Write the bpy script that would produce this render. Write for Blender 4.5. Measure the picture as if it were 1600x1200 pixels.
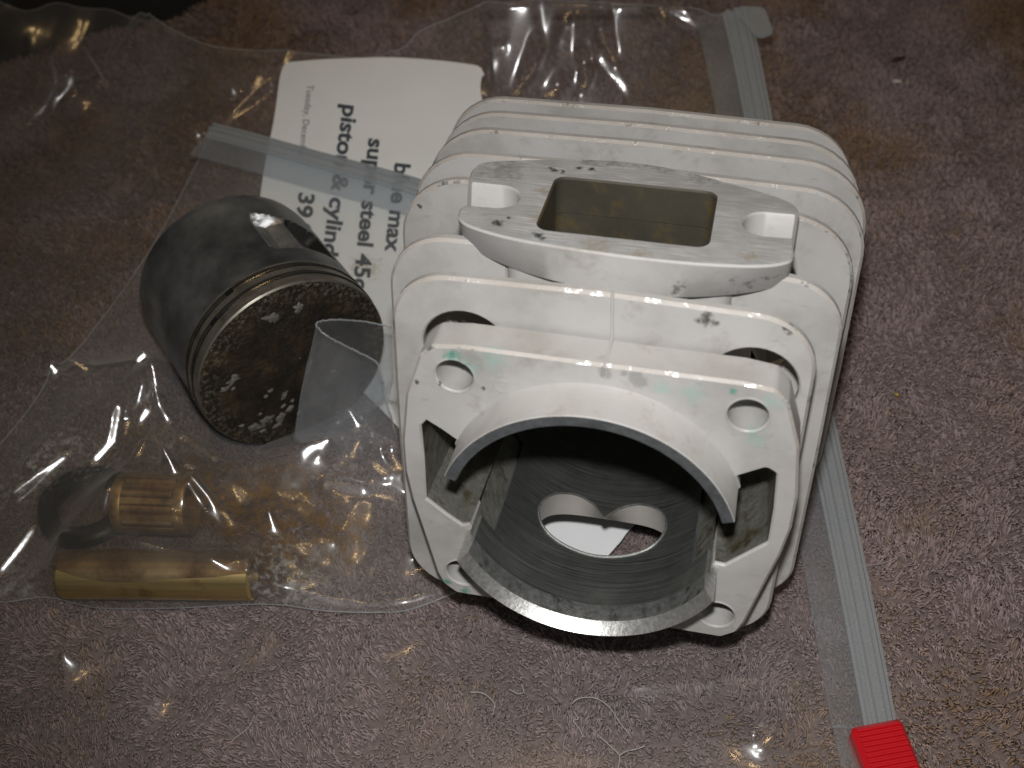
import bpy, bmesh, math, random
import numpy as np
from mathutils import Matrix, Vector
from mathutils.geometry import delaunay_2d_cdt

for o in list(bpy.data.objects):
    bpy.data.objects.remove(o, do_unlink=True)
SC = bpy.context.scene
COL = SC.collection
S = 0.001                      # all shapes below are in millimetres
PI = math.pi
rng = np.random.default_rng(11)
random.seed(5)

# ---------------------------------------------------------------- camera
F_PX = 1800.0                  # focal length in pixels of the 1600 px wide photograph
CPOS = np.array([0.0, -168.570, 199.554])
W = np.array([[0.99706320, -0.07658307, 0.0],
              [-0.05850339, -0.76167721, 0.64531014],
              [-0.04941983, -0.64341500, -0.76392069]])   # camera (right, down, forward) -> world
cam = bpy.data.cameras.new('camera')
cam.sensor_width = 36.0
cam.lens = F_PX / 1600 * 36
cam.clip_start = 0.005
cam.clip_end = 20
cam.dof.use_dof = True
cam.dof.focus_distance = 0.205
cam.dof.aperture_fstop = 26
camo = bpy.data.objects.new('camera', cam)
COL.objects.link(camo)
r_, d_, f_ = W[:, 0], W[:, 1], W[:, 2]
camo.matrix_world = Matrix(((r_[0], -d_[0], -f_[0], CPOS[0] * S), (r_[1], -d_[1], -f_[1], CPOS[1] * S),
                            (r_[2], -d_[2], -f_[2], CPOS[2] * S), (0, 0, 0, 1)))
SC.camera = camo

# ---------------------------------------------------------------- light
world = bpy.data.worlds.new('World')
SC.world = world
world.use_nodes = True
bg = world.node_tree.nodes['Background']
bg.inputs[0].default_value = (1.0, 0.93, 0.86, 1)
bg.inputs[1].default_value = 0.06          # a dim room

def lamp(name, kind, pos, energy, color, size, target=None):
    l = bpy.data.lights.new(name, kind)
    l.energy = energy
    l.color = color
    o = bpy.data.objects.new(name, l)
    COL.objects.link(o)
    o.location = pos
    if kind in ('SPOT', 'POINT'):
        l.shadow_soft_size = size
    if target is not None:
        o.rotation_euler = (Vector(target) - Vector(pos)).to_track_quat('-Z', 'Y').to_euler()
    return l
FL = CPOS + W @ np.array([-1.0, -21.0, 1.0])       # the camera's flash, just above the lens
fl = lamp('camera_flash', 'SPOT', FL * S, 1.52, (1.0, 0.985, 0.97), 0.0042, (0.026, -0.028, 0.005))
fl.spot_size = math.radians(82)
fl.spot_blend = 1.0
# three warm bulbs of the ceiling lamp of the room
for i, (x, y, z) in enumerate(((-0.14, 0.16, 1.35), (0.03, 0.30, 1.40), (0.16, 0.12, 1.35))):
    lamp('ceiling_bulb', 'POINT', (x, y, z), 1.9, (1.0, 0.66, 0.30), 0.03)

SC.view_settings.view_transform = 'Standard'
SC.view_settings.look = 'None'
SC.view_settings.exposure = 0.0
SC.view_settings.gamma = 1.0
SC.view_settings.use_curve_mapping = False
SC.cycles.transparent_max_bounces = 24
SC.cycles.max_bounces = 8
SC.cycles.diffuse_bounces = 2
SC.cycles.glossy_bounces = 3
SC.cycles.use_denoising = True
SC.cycles.sample_clamp_indirect = 4.0

# ---------------------------------------------------------------- projection helpers (where a pixel's ray meets a height)
def at(u, v, h=0.0):
    d = W @ np.array([(u - 800) / F_PX, (v - 600) / F_PX, 1.0])
    k = (h - CPOS[2]) / d[2]
    return CPOS + k * d
def at_surf(u, v, fn, off=0.0):
    """where the rays of one pixel or many meet a height field"""
    u = np.asarray(u, float); v = np.asarray(v, float)
    d = np.stack([(u - 800) / F_PX, (v - 600) / F_PX, np.ones_like(u)], -1) @ W.T
    h = np.zeros_like(u)
    for _ in range(40):
        p = CPOS + ((h - CPOS[2]) / d[..., 2])[..., None] * d
        h = 0.5 * h + 0.5 * (fn(p[..., 0], p[..., 1]) + off)
    return CPOS + ((h - CPOS[2]) / d[..., 2])[..., None] * d
def at_plane(u, v, p0, n, off=0.0):
    d = W @ np.array([(u - 800) / F_PX, (v - 600) / F_PX, 1.0])
    p0 = np.asarray(p0, float) + np.asarray(n, float) * off
    k = ((p0 - CPOS) @ n) / (d @ n)
    return CPOS + k * d

# ---------------------------------------------------------------- mesh helpers
def sstep(a, b, x):
    t = np.clip((x - a) / (b - a), 0, 1)
    return t * t * (3 - 2 * t)

def tag(o, label=None, cat=None, group=None, kind=None):
    if label: o['label'] = label
    if cat: o['category'] = cat
    if group: o['group'] = group
    if kind: o['kind'] = kind
    return o

def empty(name, loc, label=None, cat=None, group=None):
    o = bpy.data.objects.new(name, None)
    o.empty_display_size = 0.01
    COL.objects.link(o)
    o.location = [c * S for c in loc]
    return tag(o, label, cat, group)

def mk(name, verts, faces, mats, parent=None, mat4=None, loc=None, smooth=35, midx=None):
    """verts in mm; with a parent Empty: verts are world mm unless mat4 (local->world mm) is given"""
    me = bpy.data.meshes.new(name)
    v = np.asarray(verts, float).reshape(-1, 3)
    o = bpy.data.objects.new(name, me)
    COL.objects.link(o)
    pl = np.array(parent_world(parent)) if parent is not None else np.zeros(3)
    if mat4 is None:
        if loc is None: loc = pl
        v = v - np.asarray(loc)
    me.from_pydata((v * S).tolist(), [], [list(map(int, f)) for f in faces])
    for m in (mats if isinstance(mats, (list, tuple)) else [mats]):
        me.materials.append(m)
    if midx is not None:
        me.polygons.foreach_set('material_index', np.asarray(midx, dtype=np.int32))
    if smooth:
        me.polygons.foreach_set('use_smooth', [True] * len(me.polygons))
        if smooth < 180:
            me.set_sharp_from_angle(angle=math.radians(smooth))
    me.update()
    if parent is not None:
        o.parent = parent
    if mat4 is not None:
        Mx, T = mat4
        T = np.asarray(T) - pl
        o.matrix_basis = Matrix([[*Mx[0], T[0] * S], [*Mx[1], T[1] * S], [*Mx[2], T[2] * S], [0, 0, 0, 1]])
    else:
        o.location = (np.asarray(loc) - pl) * S
    return o

def parent_world(p):
    t = Vector((0, 0, 0))
    while p is not None:
        t = t + Vector(p.location)
        p = p.parent
    return [c / S for c in t]

def fill2d(outer, holes):
    """triangles of a polygon with holes; returns (points, tris) keeping the loop order"""
    pts, edges = [], []
    for lp in [outer] + list(holes):
        b = len(pts)
        pts += [tuple(map(float, p)) for p in lp]
        edges += [(b + i, b + (i + 1) % len(lp)) for i in range(len(lp))]
    bm = bmesh.new()
    vs = [bm.verts.new((p[0], p[1], 0)) for p in pts]
    bm.verts.index_update()
    es = [bm.edges.new((vs[a], vs[b])) for a, b in edges]
    bmesh.ops.triangle_fill(bm, use_beauty=True, use_dissolve=False, edges=es, normal=(0, 0, 1))
    bm.verts.index_update()
    tris = []
    for f in bm.faces:
        idx = [v.index for v in f.verts]
        a, b, c = (np.array(pts[i]) for i in idx)
        if (b[0]-a[0])*(c[1]-a[1]) - (b[1]-a[1])*(c[0]-a[0]) < 0:
            idx.reverse()
        tris.append(idx)
    bm.free()
    return pts, tris

def area2(lp):
    lp = np.asarray(lp); x, y = lp[:, 0], lp[:, 1]
    return 0.5 * np.sum(x * np.roll(y, -1) - np.roll(x, -1) * y)

def inset(lp, d):
    """move a ccw loop inwards by d along vertex normals"""
    lp = np.asarray(lp, float)
    e = np.roll(lp, -1, 0) - lp
    n = np.stack([-e[:, 1], e[:, 0]], 1)
    n /= np.linalg.norm(n, axis=1)[:, None] + 1e-9
    m = n + np.roll(n, 1, 0)
    m /= np.maximum(np.linalg.norm(m, axis=1)[:, None], .4)
    return lp + m * d

def plate(outer, holes, z0, z1, ch=0.4, axis='z', mats=(0, 0, 0)):
    """slab between z0 (front) and z1 (back) with chamfered edges; material slots: face, outer wall, hole wall"""
    outer = np.asarray(outer, float)
    if area2(outer) < 0: outer = outer[::-1]
    hs = []
    for h in holes:
        h = np.asarray(h, float)
        if area2(h) > 0: h = h[::-1]
        hs.append(h)
    loops = [outer] + hs
    sg = 1 if z0 > z1 else -1
    V, Fc, MI = [], [], []
    ch_h = min(ch, .3)
    base = [inset(lp, ch if i == 0 else ch_h) for i, lp in enumerate(loops)]
    pts, tris = fill2d(base[0], base[1:])
    n = len(pts)
    V += [(p[0], p[1], z0) for p in pts]
    V += [(p[0], p[1], z1) for p in pts]
    for t in tris:
        Fc.append(t if sg > 0 else t[::-1]); MI.append(mats[0])
        Fc.append([i + n for i in (t[::-1] if sg > 0 else t)]); MI.append(mats[0])
    off = 0
    for li, lp in enumerate(loops):
        c = ch if li == 0 else ch_h
        k = len(lp)
        b = len(V)
        V += [(p[0], p[1], z0 - sg * c) for p in lp]
        V += [(p[0], p[1], z1 + sg * c) for p in lp]
        wm = mats[1] if li == 0 else mats[2]
        em = mats[3] if len(mats) > 3 and li == 0 else wm
        rings = [off, b, b + k, off + n]
        for a in range(3):
            for i in range(k):
                j = (i + 1) % k
                q = [rings[a] + i, rings[a + 1] + i, rings[a + 1] + j, rings[a] + j]
                Fc.append(q if sg > 0 else q[::-1]); MI.append(em if a != 1 else wm)
        off += k
    V = np.array(V)
    if axis == 'y':            # slab lies in x-z, thickness along y (front = +y)
        V = np.stack([V[:, 0], V[:, 2], -V[:, 1]], 1)
    return V, Fc, MI

def circle(cx, cy, r, n=32, a0=0.0):
    return [(cx + r * math.cos(a0 + 2 * PI * i / n), cy + r * math.sin(a0 + 2 * PI * i / n)) for i in range(n)]

def rounded(pts, rad, seg=6):
    """round the corners of a polygon"""
    out = []
    n = len(pts)
    rads = rad if isinstance(rad, (list, tuple)) else [rad] * n
    for i in range(n):
        p = np.array(pts[i], float); a = np.array(pts[i - 1], float); b = np.array(pts[(i + 1) % n], float)
        u = a - p; w = b - p
        lu, lw = np.linalg.norm(u), np.linalg.norm(w)
        u /= lu; w /= lw
        ang = math.acos(max(-1, min(1, float(u @ w))))
        r = rads[i]
        if r <= 0 or ang > PI - .03:
            out.append(tuple(p)); continue
        t = min(r / math.tan(ang / 2), lu * .49, lw * .49)
        r = t * math.tan(ang / 2)
        c = p + (u + w) / np.linalg.norm(u + w) * (r / math.sin(ang / 2))
        s0 = p + u * t - c; s1 = p + w * t - c
        tot = PI - ang
        for k in range(seg + 1):
            f = k / seg
            v = (s0 * math.sin((1 - f) * tot) + s1 * math.sin(f * tot)) / math.sin(tot)
            out.append(tuple(c + v))
    return out

def catmull(pts, per=8, closed=False):
    P = np.asarray(pts, float)
    n = len(P)
    out = []
    rngi = range(n) if closed else range(n - 1)
    for i in rngi:
        if closed:
            p0, p1, p2, p3 = P[(i - 1) % n], P[i], P[(i + 1) % n], P[(i + 2) % n]
        else:
            p1, p2 = P[i], P[i + 1]
            p0 = P[i - 1] if i > 0 else 2 * p1 - p2
            p3 = P[i + 2] if i + 2 < n else 2 * p2 - p1
        for k in range(per):
            t = k / per
            out.append(0.5 * ((2 * p1) + (-p0 + p2) * t + (2*p0 - 5*p1 + 4*p2 - p3) * t*t + (-p0 + 3*p1 - 3*p2 + p3) * t**3))
    if not closed: out.append(P[-1])
    return np.array(out)

def tube(path, r, n=6, closed=False, caps=True):
    P = np.asarray(path, float)
    m = len(P)
    if closed:
        T = np.roll(P, -1, 0) - np.roll(P, 1, 0)
    else:
        T = np.gradient(P, axis=0)
    T /= np.linalg.norm(T, axis=1)[:, None] + 1e-12
    ref = np.array([0.13, .21, 1.0])
    rr = np.broadcast_to(np.asarray(r, float), (m,))
    V, Fc = [], []
    for i in range(m):
        a = np.cross(T[i], ref); a /= np.linalg.norm(a) + 1e-12
        b = np.cross(a, T[i])
        for k in range(n):
            an = 2 * PI * k / n
            V.append(P[i] + rr[i] * (math.cos(an) * a + math.sin(an) * b))
    for i in range(m if closed else m - 1):
        for k in range(n):
            j = (i + 1) % m; l = (k + 1) % n
            Fc.append([i*n+k, i*n+l, j*n+l, j*n+k])
    if caps and not closed:
        Fc.append([k for k in range(n)])
        Fc.append([(m-1)*n + k for k in reversed(range(n))])
    return V, Fc

def lathe(profile, n=96, a0=0.0, a1=2 * PI, closed_profile=False, caps=False):
    """revolve (r, z) points round z; with a full turn the seam closes"""
    full = abs(a1 - a0 - 2 * PI) < 1e-6
    m = len(profile)
    cnt = n if full else n + 1
    V, Fc, PJ = [], [], []
    for i in range(cnt):
        a = a0 + (a1 - a0) * i / n
        V += [(r * math.cos(a), r * math.sin(a), z) for r, z in profile]
    for i in range(n):
        j = (i + 1) % cnt
        for k in range(m if closed_profile else m - 1):
            l = (k + 1) % m
            Fc.append([i*m+k, j*m+k, j*m+l, i*m+l]); PJ.append(k)
    if caps and not full:
        Fc.append([k for k in range(m)]); PJ.append(-1)
        Fc.append([n*m + k for k in reversed(range(m))]); PJ.append(-1)
    return V, Fc, PJ

def merge(parts):
    V, Fc = [], []
    for v, f in parts:
        b = len(V)
        V += [tuple(p) for p in v]
        Fc += [[i + b for i in q] for q in f]
    return V, Fc

# ---------------------------------------------------------------- material helpers
class NT:
    def __init__(self, name):
        self.m = bpy.data.materials.new(name)
        self.m.use_nodes = True
        self.t = self.m.node_tree
        self.t.nodes.clear()
        self.out = self.t.nodes.new('ShaderNodeOutputMaterial')
    def n(self, typ, ins=None, **props):
        nd = self.t.nodes.new(typ)
        for k, v in props.items(): setattr(nd, k, v)
        for k, v in (ins or {}).items():
            self.set(nd.inputs[k], v)
        return nd
    def set(self, sock, v):
        if isinstance(v, bpy.types.NodeSocket): self.t.links.new(v, sock)
        elif isinstance(v, bpy.types.Node): self.t.links.new(v.outputs[0], sock)
        else:
            if isinstance(v, (tuple, list)) and len(v) == 3 and sock.type == 'RGBA': v = (*v, 1)
            sock.default_value = v
    def math(self, op, a, b=0.0, c=None, clamp=False):
        nd = self.n('ShaderNodeMath', {0: a, 1: b}, operation=op, use_clamp=clamp)
        if c is not None: self.set(nd.inputs[2], c)
        return nd.outputs[0]
    def mixc(self, fac, a, b, blend='MIX'):
        nd = self.n('ShaderNodeMix', data_type='RGBA', blend_type=blend)
        self.set(nd.inputs[0], fac); self.set(nd.inputs[6], a); self.set(nd.inputs[7], b)
        return nd.outputs[2]
    def ramp(self, fac, stops):
        nd = self.n('ShaderNodeValToRGB', {0: fac})
        e = nd.color_ramp.elements
        while len(e) < len(stops): e.new(.5)
        for i, (p, c) in enumerate(stops):
            e[i].position = p
            e[i].color = (*c, 1) if isinstance(c, (tuple, list)) else (c, c, c, 1)
        return nd.outputs[0]
    def coord(self, which='Object'):
        return self.n('ShaderNodeTexCoord').outputs[which]
    def noise(self, vec, scale, detail=4, rough=.55, out=0):
        return self.n('ShaderNodeTexNoise', {'Vector': vec, 'Scale': scale, 'Detail': detail, 'Roughness': rough}).outputs[out]
    def mapping(self, vec, scale=(1, 1, 1), loc=(0, 0, 0), rot=(0, 0, 0)):
        return self.n('ShaderNodeMapping', {'Vector': vec, 'Scale': scale, 'Location': loc, 'Rotation': rot}).outputs[0]
    def bump(self, h, strength=.3, dist=.0002):
        return self.n('ShaderNodeBump', {'Height': h, 'Strength': strength, 'Distance': dist}).outputs[0]
    def spots(self, vec, lst, wob=0.5, soft=.35):
        """mask of irregular spots given as (x, y, z, radius) in mm of object space"""
        nz = self.n('ShaderNodeTexNoise', {'Vector': vec, 'Scale': 900.0, 'Detail': 3}).outputs[1]
        off = self.n('ShaderNodeVectorMath', {0: nz, 1: (.5, .5, .5)}, operation='SUBTRACT').outputs[0]
        tot = None
        for x, y, z, r in lst:
            o2 = self.n('ShaderNodeVectorMath', {0: off, 'Scale': r * S * wob * 5}, operation='SCALE').outputs[0]
            v2 = self.n('ShaderNodeVectorMath', {0: vec, 1: o2}, operation='ADD').outputs[0]
            d = self.n('ShaderNodeVectorMath', {0: v2, 1: (x * S, y * S, z * S)}, operation='DISTANCE').outputs['Value']
            mk_ = self.n('ShaderNodeMapRange', {'Value': d, 'From Min': r * S * (1 + soft), 'From Max': r * S * (1 - soft)}, clamp=True).outputs[0]
            tot = mk_ if tot is None else self.math('MAXIMUM', tot, mk_)
        return tot
    def pbsdf(self, **ins):
        return self.n('ShaderNodeBsdfPrincipled', {k.replace('_', ' '): v for k, v in ins.items()})
    def done(self, sh):
        self.set(self.out.inputs['Surface'], sh)
        return self.m

def simple(name, col, rough=.5, metal=0.0, nscale=0, namt=.2, bump=0, bscale=400, bdist=.0002, coat=0):
    t = NT(name)
    v = t.coord()
    c = col
    if nscale:
        c = t.mixc(t.noise(v, nscale, 5), tuple(x * (1 - namt) for x in col), tuple(min(1, x * (1 + namt)) for x in col))
    b = t.pbsdf(Base_Color=c, Roughness=rough, Metallic=metal, Coat_Weight=coat)
    if bump:
        t.set(b.inputs['Normal'], t.bump(t.noise(v, bscale, 4), bump, bdist))
    return t.done(b)
M = {}
# ---------------------------------------------------------------- frame of the engine cylinder (x right, y towards the upper port, z out of the base)
CM = np.array([[0.96294558, 0.05744813, -0.26350622],
               [-0.26969579, 0.20511787, -0.94084581],
               [0.0, 0.97704983, 0.21301086]])
CT = np.array([11.2444, -65.5551, 47.30])
def cloc(u, v, ax, val):
    d = CM.T @ (W @ np.array([(u - 800) / F_PX, (v - 600) / F_PX, 1.0]))
    c = CM.T @ (CPOS - CT)
    return c + d * (val - c[ax]) / d[ax]

# ---------------------------------------------------------------- materials
def m_white():
    t = NT('white_paint')
    v = t.coord()
    base = t.ramp(t.noise(v, 60, 6, .6), [(.30, (.345, .333, .315)), (.5, (.438, .430, .418)), (.7, (.478, .470, .460))])
    # brownish oil grime and thin grey scuffs
    g = t.ramp(t.noise(t.mapping(v, (1, 1, 1), (.3, .1, .7)), 130, 7, .68), [(.56, 0.0), (.74, 1.0)])
    base = t.mixc(t.math('MULTIPLY', g, .52), base, (.22, .175, .12))
    sc = t.ramp(t.noise(t.mapping(v, (260, 900, 300), rot=(.2, .4, .9)), 1.0, 6, .7), [(.63, 0.0), (.70, 1.0)])
    base = t.mixc(t.math('MULTIPLY', sc, .35), base, (.20, .19, .185))
    fine = t.ramp(t.noise(v, 1500, 3, .6), [(.68, 0.0), (.76, 1.0)])
    base = t.mixc(t.math('MULTIPLY', fine, .25), base, (.16, .14, .11))
    k = lambda u, w, ax, val, r: (*cloc(u, w, ax, val), r)
    gm = t.spots(v, [k(707, 556, 2, 0, .95), k(1145, 613, 2, 0, .45), k(699, 908, 2, 0, .6), k(727, 923, 2, 0, .55)], .7, .8)
    base = t.mixc(t.math('MULTIPLY', gm, .85), base, (.02, .25, .19))
    gf = t.spots(v, [k(1035, 607, 2, 0, .9), k(1082, 616, 2, 0, 1.2), k(1205, 630, 2, 0, 1.0), k(1180, 684, 2, 0, 1.2), k(770, 560, 2, 0, 1.4), k(735, 570, 2, 0, 1.2)], .8, .9)
    base = t.mixc(t.math('MULTIPLY', gf, .28), base, (.10, .50, .42))
    bk = t.spots(v, [k(1105, 500, 2, -7, .95), k(1090, 501, 2, -7, .4), k(1118, 506, 2, -7, .5), k(1231, 514, 2, -7, .7), k(856, 525, 2, -3, .6),
                     k(740, 283, 1, 34.5, .4), k(656, 322, 2, -36, .35), k(713, 736, 2, 0, .3), k(651, 598, 2, 0, .4),
                     k(1150, 430, 1, 35, 1.6), k(1185, 425, 1, 35.5, 1.4), k(1060, 445, 1, 34, 1.0), k(1210, 420, 1, 36, 1.0), k(688, 600, 2, 0, .3), k(755, 607, 2, 0, .3)], .8, .5)
    base = t.mixc(t.math('MULTIPLY', bk, .85), base, (.035, .028, .02))
    gr = t.spots(v, [k(944, 578, 2, 0, 1.05), k(946, 585, 2, 0, .9), k(993, 588, 2, 0, 1.1), k(1000, 597, 2, 0, 1.1), k(975, 583, 2, 0, .5)], .3, .3)
    base = t.mixc(t.math('MULTIPLY', gr, .45), base, (.16, .16, .16))
    bump = t.math('ADD', t.noise(v, 700, 5, .6), t.math('MULTIPLY', t.noise(v, 90, 3), 1.5))
    b = t.pbsdf(Base_Color=base, Roughness=t.ramp(t.noise(v, 200, 4), [(.3, .34), (.7, .55)]), Specular_IOR_Level=.45,
                Normal=t.bump(bump, .35, .00012))
    return t.done(b)
M['white'] = m_white()
def m_worn():
    t = NT('paint_worn_at_edge')
    v = t.coord()
    n1 = t.noise(v, 260, 6, .7)
    k = t.ramp(n1, [(.55, 0.0), (.62, 1.0)])
    paint = t.ramp(t.noise(v, 90, 5), [(.3, (.36, .33, .29)), (.7, (.46, .44, .42))])
    metal = t.ramp(t.noise(v, 1800, 4), [(.32, (.34, .33, .32)), (.60, (.78, .79, .79))])
    b = t.pbsdf(Base_Color=t.mixc(k, paint, metal), Metallic=t.math('MULTIPLY', k, .75), Roughness=t.math('SUBTRACT', .5, t.math('MULTIPLY', k, .2)), Normal=t.bump(t.noise(v, 900, 4, .7), .5, .0002))
    return t.done(b)
M['worn'] = m_worn()

def m_scraped():
    t = NT('scraped_aluminium')
    v = t.coord()
    br = t.noise(t.mapping(v, (170, 4600, 4600)), 1.0, 6, .7)
    col = t.ramp(br, [(.32, (.36, .36, .36)), (.5, (.56, .57, .575)), (.66, (.84, .86, .87))])
    pat = t.ramp(t.noise(v, 120, 5, .6), [(.45, 0.0), (.62, 1.0)])
    col = t.mixc(t.math('MULTIPLY', pat, .45), col, (.36, .345, .33))
    k = lambda u, w, r: (*cloc(u, w, 1, 38.7), r)
    bk = t.spots(v, [k(842, 369, .75), k(836, 366, .4), k(776, 349, .7), k(795, 340, .4), k(866, 266, .5), k(880, 268, .5), k(860, 263, .4), k(905, 262, .6), k(925, 264, .5)], .8, .5)
    col = t.mixc(t.math('MULTIPLY', bk, .9), col, (.02, .02, .02))
    br2 = t.spots(v, [k(845, 340, 1.2), k(930, 385, 1.6), k(1000, 398, 1.0), k(1170, 400, .9), k(757, 322, .7), k(850, 300, 1.0)], 1.0, .9)
    col = t.mixc(t.math('MULTIPLY', br2, .5), col, (.35, .25, .10))
    dk = t.spots(v, [k(960, 251, 1.6), k(1000, 252, 1.6), k(1040, 258, 1.6), k(920, 250, 1.4), k(1100, 275, 1.8), k(790, 268, 2.2)], .9, .9)
    col = t.mixc(t.math('MULTIPLY', dk, .6), col, (.12, .12, .12))
    b = t.pbsdf(Base_Color=col, Metallic=.38, Roughness=t.ramp(br, [(.3, .56), (.7, .44)]), Normal=t.bump(br, .5, .00015))
    return t.done(b)
M['scraped'] = m_scraped()

def m_bore():
    t = NT('bore_steel')
    v = t.coord()
    hone = t.noise(t.mapping(v, (55, 55, 5200)), 1.0, 5, .6)
    col = t.ramp(t.noise(v, 90, 5), [(.3, (.16, .168, .155)), (.55, (.30, .315, .30)), (.8, (.40, .385, .31))])
    col = t.mixc(t.math('MULTIPLY', t.ramp(t.noise(v, 160, 6, .65), [(.55, 0.0), (.7, 1.0)]), .5), col, (.10, .085, .05))
    b = t.pbsdf(Base_Color=t.mixc(t.ramp(hone, [(.35, 0.0), (.7, .6)]), col, (.50, .52, .51)), Metallic=.95, Roughness=t.ramp(hone, [(.3, .42), (.7, .56)]), Normal=t.bump(hone, .18, .00006))
    return t.done(b)
M['bore'] = m_bore()

def m_metal(name, col, rough, metal=1.0, sx=(300, 300, 300), grime=(.1, .09, .07), gamt=.4, bs=.3, bd=.0001, gs=180):
    t = NT(name)
    v = t.coord()
    nz = t.noise(t.mapping(v, sx), 1.0, 6, .65)
    c = t.mixc(t.ramp(nz, [(.35, 0.0), (.7, 1.0)]), tuple(x * .7 for x in col), col)
    c = t.mixc(t.math('MULTIPLY', t.ramp(t.noise(v, gs, 6, .65), [(.52, 0.0), (.68, 1.0)]), gamt), c, grime)
    b = t.pbsdf(Base_Color=c, Metallic=metal, Roughness=t.math('ADD', rough - .08, t.math('MULTIPLY', nz, .16)), Normal=t.bump(nz, bs, bd))
    return t.done(b)
M['rim'] = m_metal('bright_machined_rim', (.80, .80, .78), .36, .9, (1500, 1500, 1500), (.2, .2, .19), .5, .5, .0001)
M['skirt_edge'] = m_metal('worn_skirt_edge', (.27, .295, .31), .46, .75, (700, 700, 700), (.09, .09, .09), .6, .5)
M['mottled'] = m_metal('mottled_steel', (.55, .56, .55), .46, .9, (900, 900, 900), (.10, .10, .09), .8, .6, .0002, 420)
M['sludge'] = m_metal('oily_transfer_channel', (.34, .335, .29), .36, .6, (420, 420, 420), (.10, .075, .028), .9, 1.0, .0005)
M['port_wall'] = simple('grey_port_wall', (.50, .475, .44), .5, 0, 120, .25, .2, 500)
M['pipe_carbon'] = m_metal('carbon_stained_duct', (.075, .068, .050), .42, .1, (90, 90, 90), (.11, .075, .025), .8, .5, .0003)

def m_piston():
    t = NT('piston_skirt_metal')
    v = t.coord()
    s = t.noise(t.mapping(v, (60, 60, 4200)), 1.0, 5, .6)
    p = t.noise(v, 75, 5, .6)
    col = t.ramp(p, [(.32, (.10, .11, .115)), (.55, (.25, .265, .27)), (.75, (.40, .41, .405))])
    sc = t.ramp(t.noise(t.mapping(v, (900, 900, 45)), 1.0, 5, .6), [(.58, 0.0), (.75, 1.0)])
    col = t.mixc(t.math('MULTIPLY', sc, .35), col, (.20, .20, .19))
    col = t.mixc(t.math('MULTIPLY', t.ramp(t.noise(v, 210, 6, .7), [(.6, 0.0), (.75, 1.0)]), .5), col, (.10, .075, .035))
    b = t.pbsdf(Base_Color=col, Metallic=.88, Roughness=t.ramp(p, [(.3, .40), (.7, .54)]), Normal=t.bump(s, .15, .00005), Coat_Weight=.3, Coat_Roughness=.28)
    return t.done(b)
M['piston'] = m_piston()
M['bright_cast'] = m_metal('bright_cast_aluminium', (.55, .56, .56), .34, .9, (420, 420, 420), (.08, .08, .08), .6, .9, .0004)
M['ring'] = m_metal('piston_ring_steel', (.30, .29, .26), .28, 1.0, (200, 200, 200), (.05, .045, .035), .6, .1)
M['land'] = m_metal('ring_land_metal', (.34, .32, .27), .38, .8, (150, 150, 900), (.07, .06, .04), .6, .3)
M['groove'] = simple('dark_ring_groove', (.012, .011, .009), .6, .3)

def m_crown():
    t = NT('carbon_crusted_crown')
    v = t.coord()
    col = t.ramp(t.noise(v, 160, 7, .7), [(.30, (.008, .006, .004)), (.5, (.022, .015, .008)), (.66, (.06, .038, .016)), (.80, (.12, .075, .03))])
    rad = t.n('ShaderNodeVectorMath', {0: t.n('ShaderNodeVectorMath', {0: v, 1: (1, 1, 0)}, operation='MULTIPLY')}, operation='LENGTH').outputs['Value']
    edge = t.n('ShaderNodeMapRange', {'Value': rad, 'From Min': .0145, 'From Max': .0205}, clamp=True).outputs[0]
    grit = t.ramp(t.noise(v, 1100, 6, .75), [(.50, 0.0), (.62, 1.0)])
    col = t.mixc(t.math('MULTIPLY', t.math('MULTIPLY', grit, edge), .55), col, (.30, .27, .20))
    fl = t.ramp(t.noise(v, 900, 4, .7), [(.70, 0.0), (.74, 1.0)])
    col = t.mixc(t.math('MULTIPLY', fl, .45), col, (.32, .30, .24))
    hgt = t.math('ADD', t.noise(v, 700, 7, .75), t.math('MULTIPLY', t.noise(v, 140, 5, .6), 2.0))
    b = t.pbsdf(Base_Color=col, Metallic=.25, Roughness=.46, Normal=t.bump(hgt, .9, .0006))
    return t.done(b)
M['crown'] = m_crown()
M['flake'] = m_metal('bare_metal_flake', (.26, .25, .22), .42, .5, (1800, 1800, 1800), (.02, .015, .008), .95, 1.0, .0005, 750)
M['pin'] = m_metal('oil_tinted_pin_steel', (.78, .60, .28), .41, 1.0, (900, 900, 24), (.26, .17, .05), .75, .12, .0001, 120)
M['cage'] = m_metal('oil_tinted_bearing_cage', (.62, .45, .19), .44, .75, (300, 300, 300), (.10, .06, .015), .8, .3)
M['roller'] = m_metal('bearing_roller', (.85, .64, .30), .40, 1.0, (300, 300, 300), (.15, .09, .02), .5, .1)
M['oilring'] = m_metal('oil_black_ring', (.022, .020, .010), .34, .4, (240, 240, 240), (.04, .03, .008), .7, .8, .0003)

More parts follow.
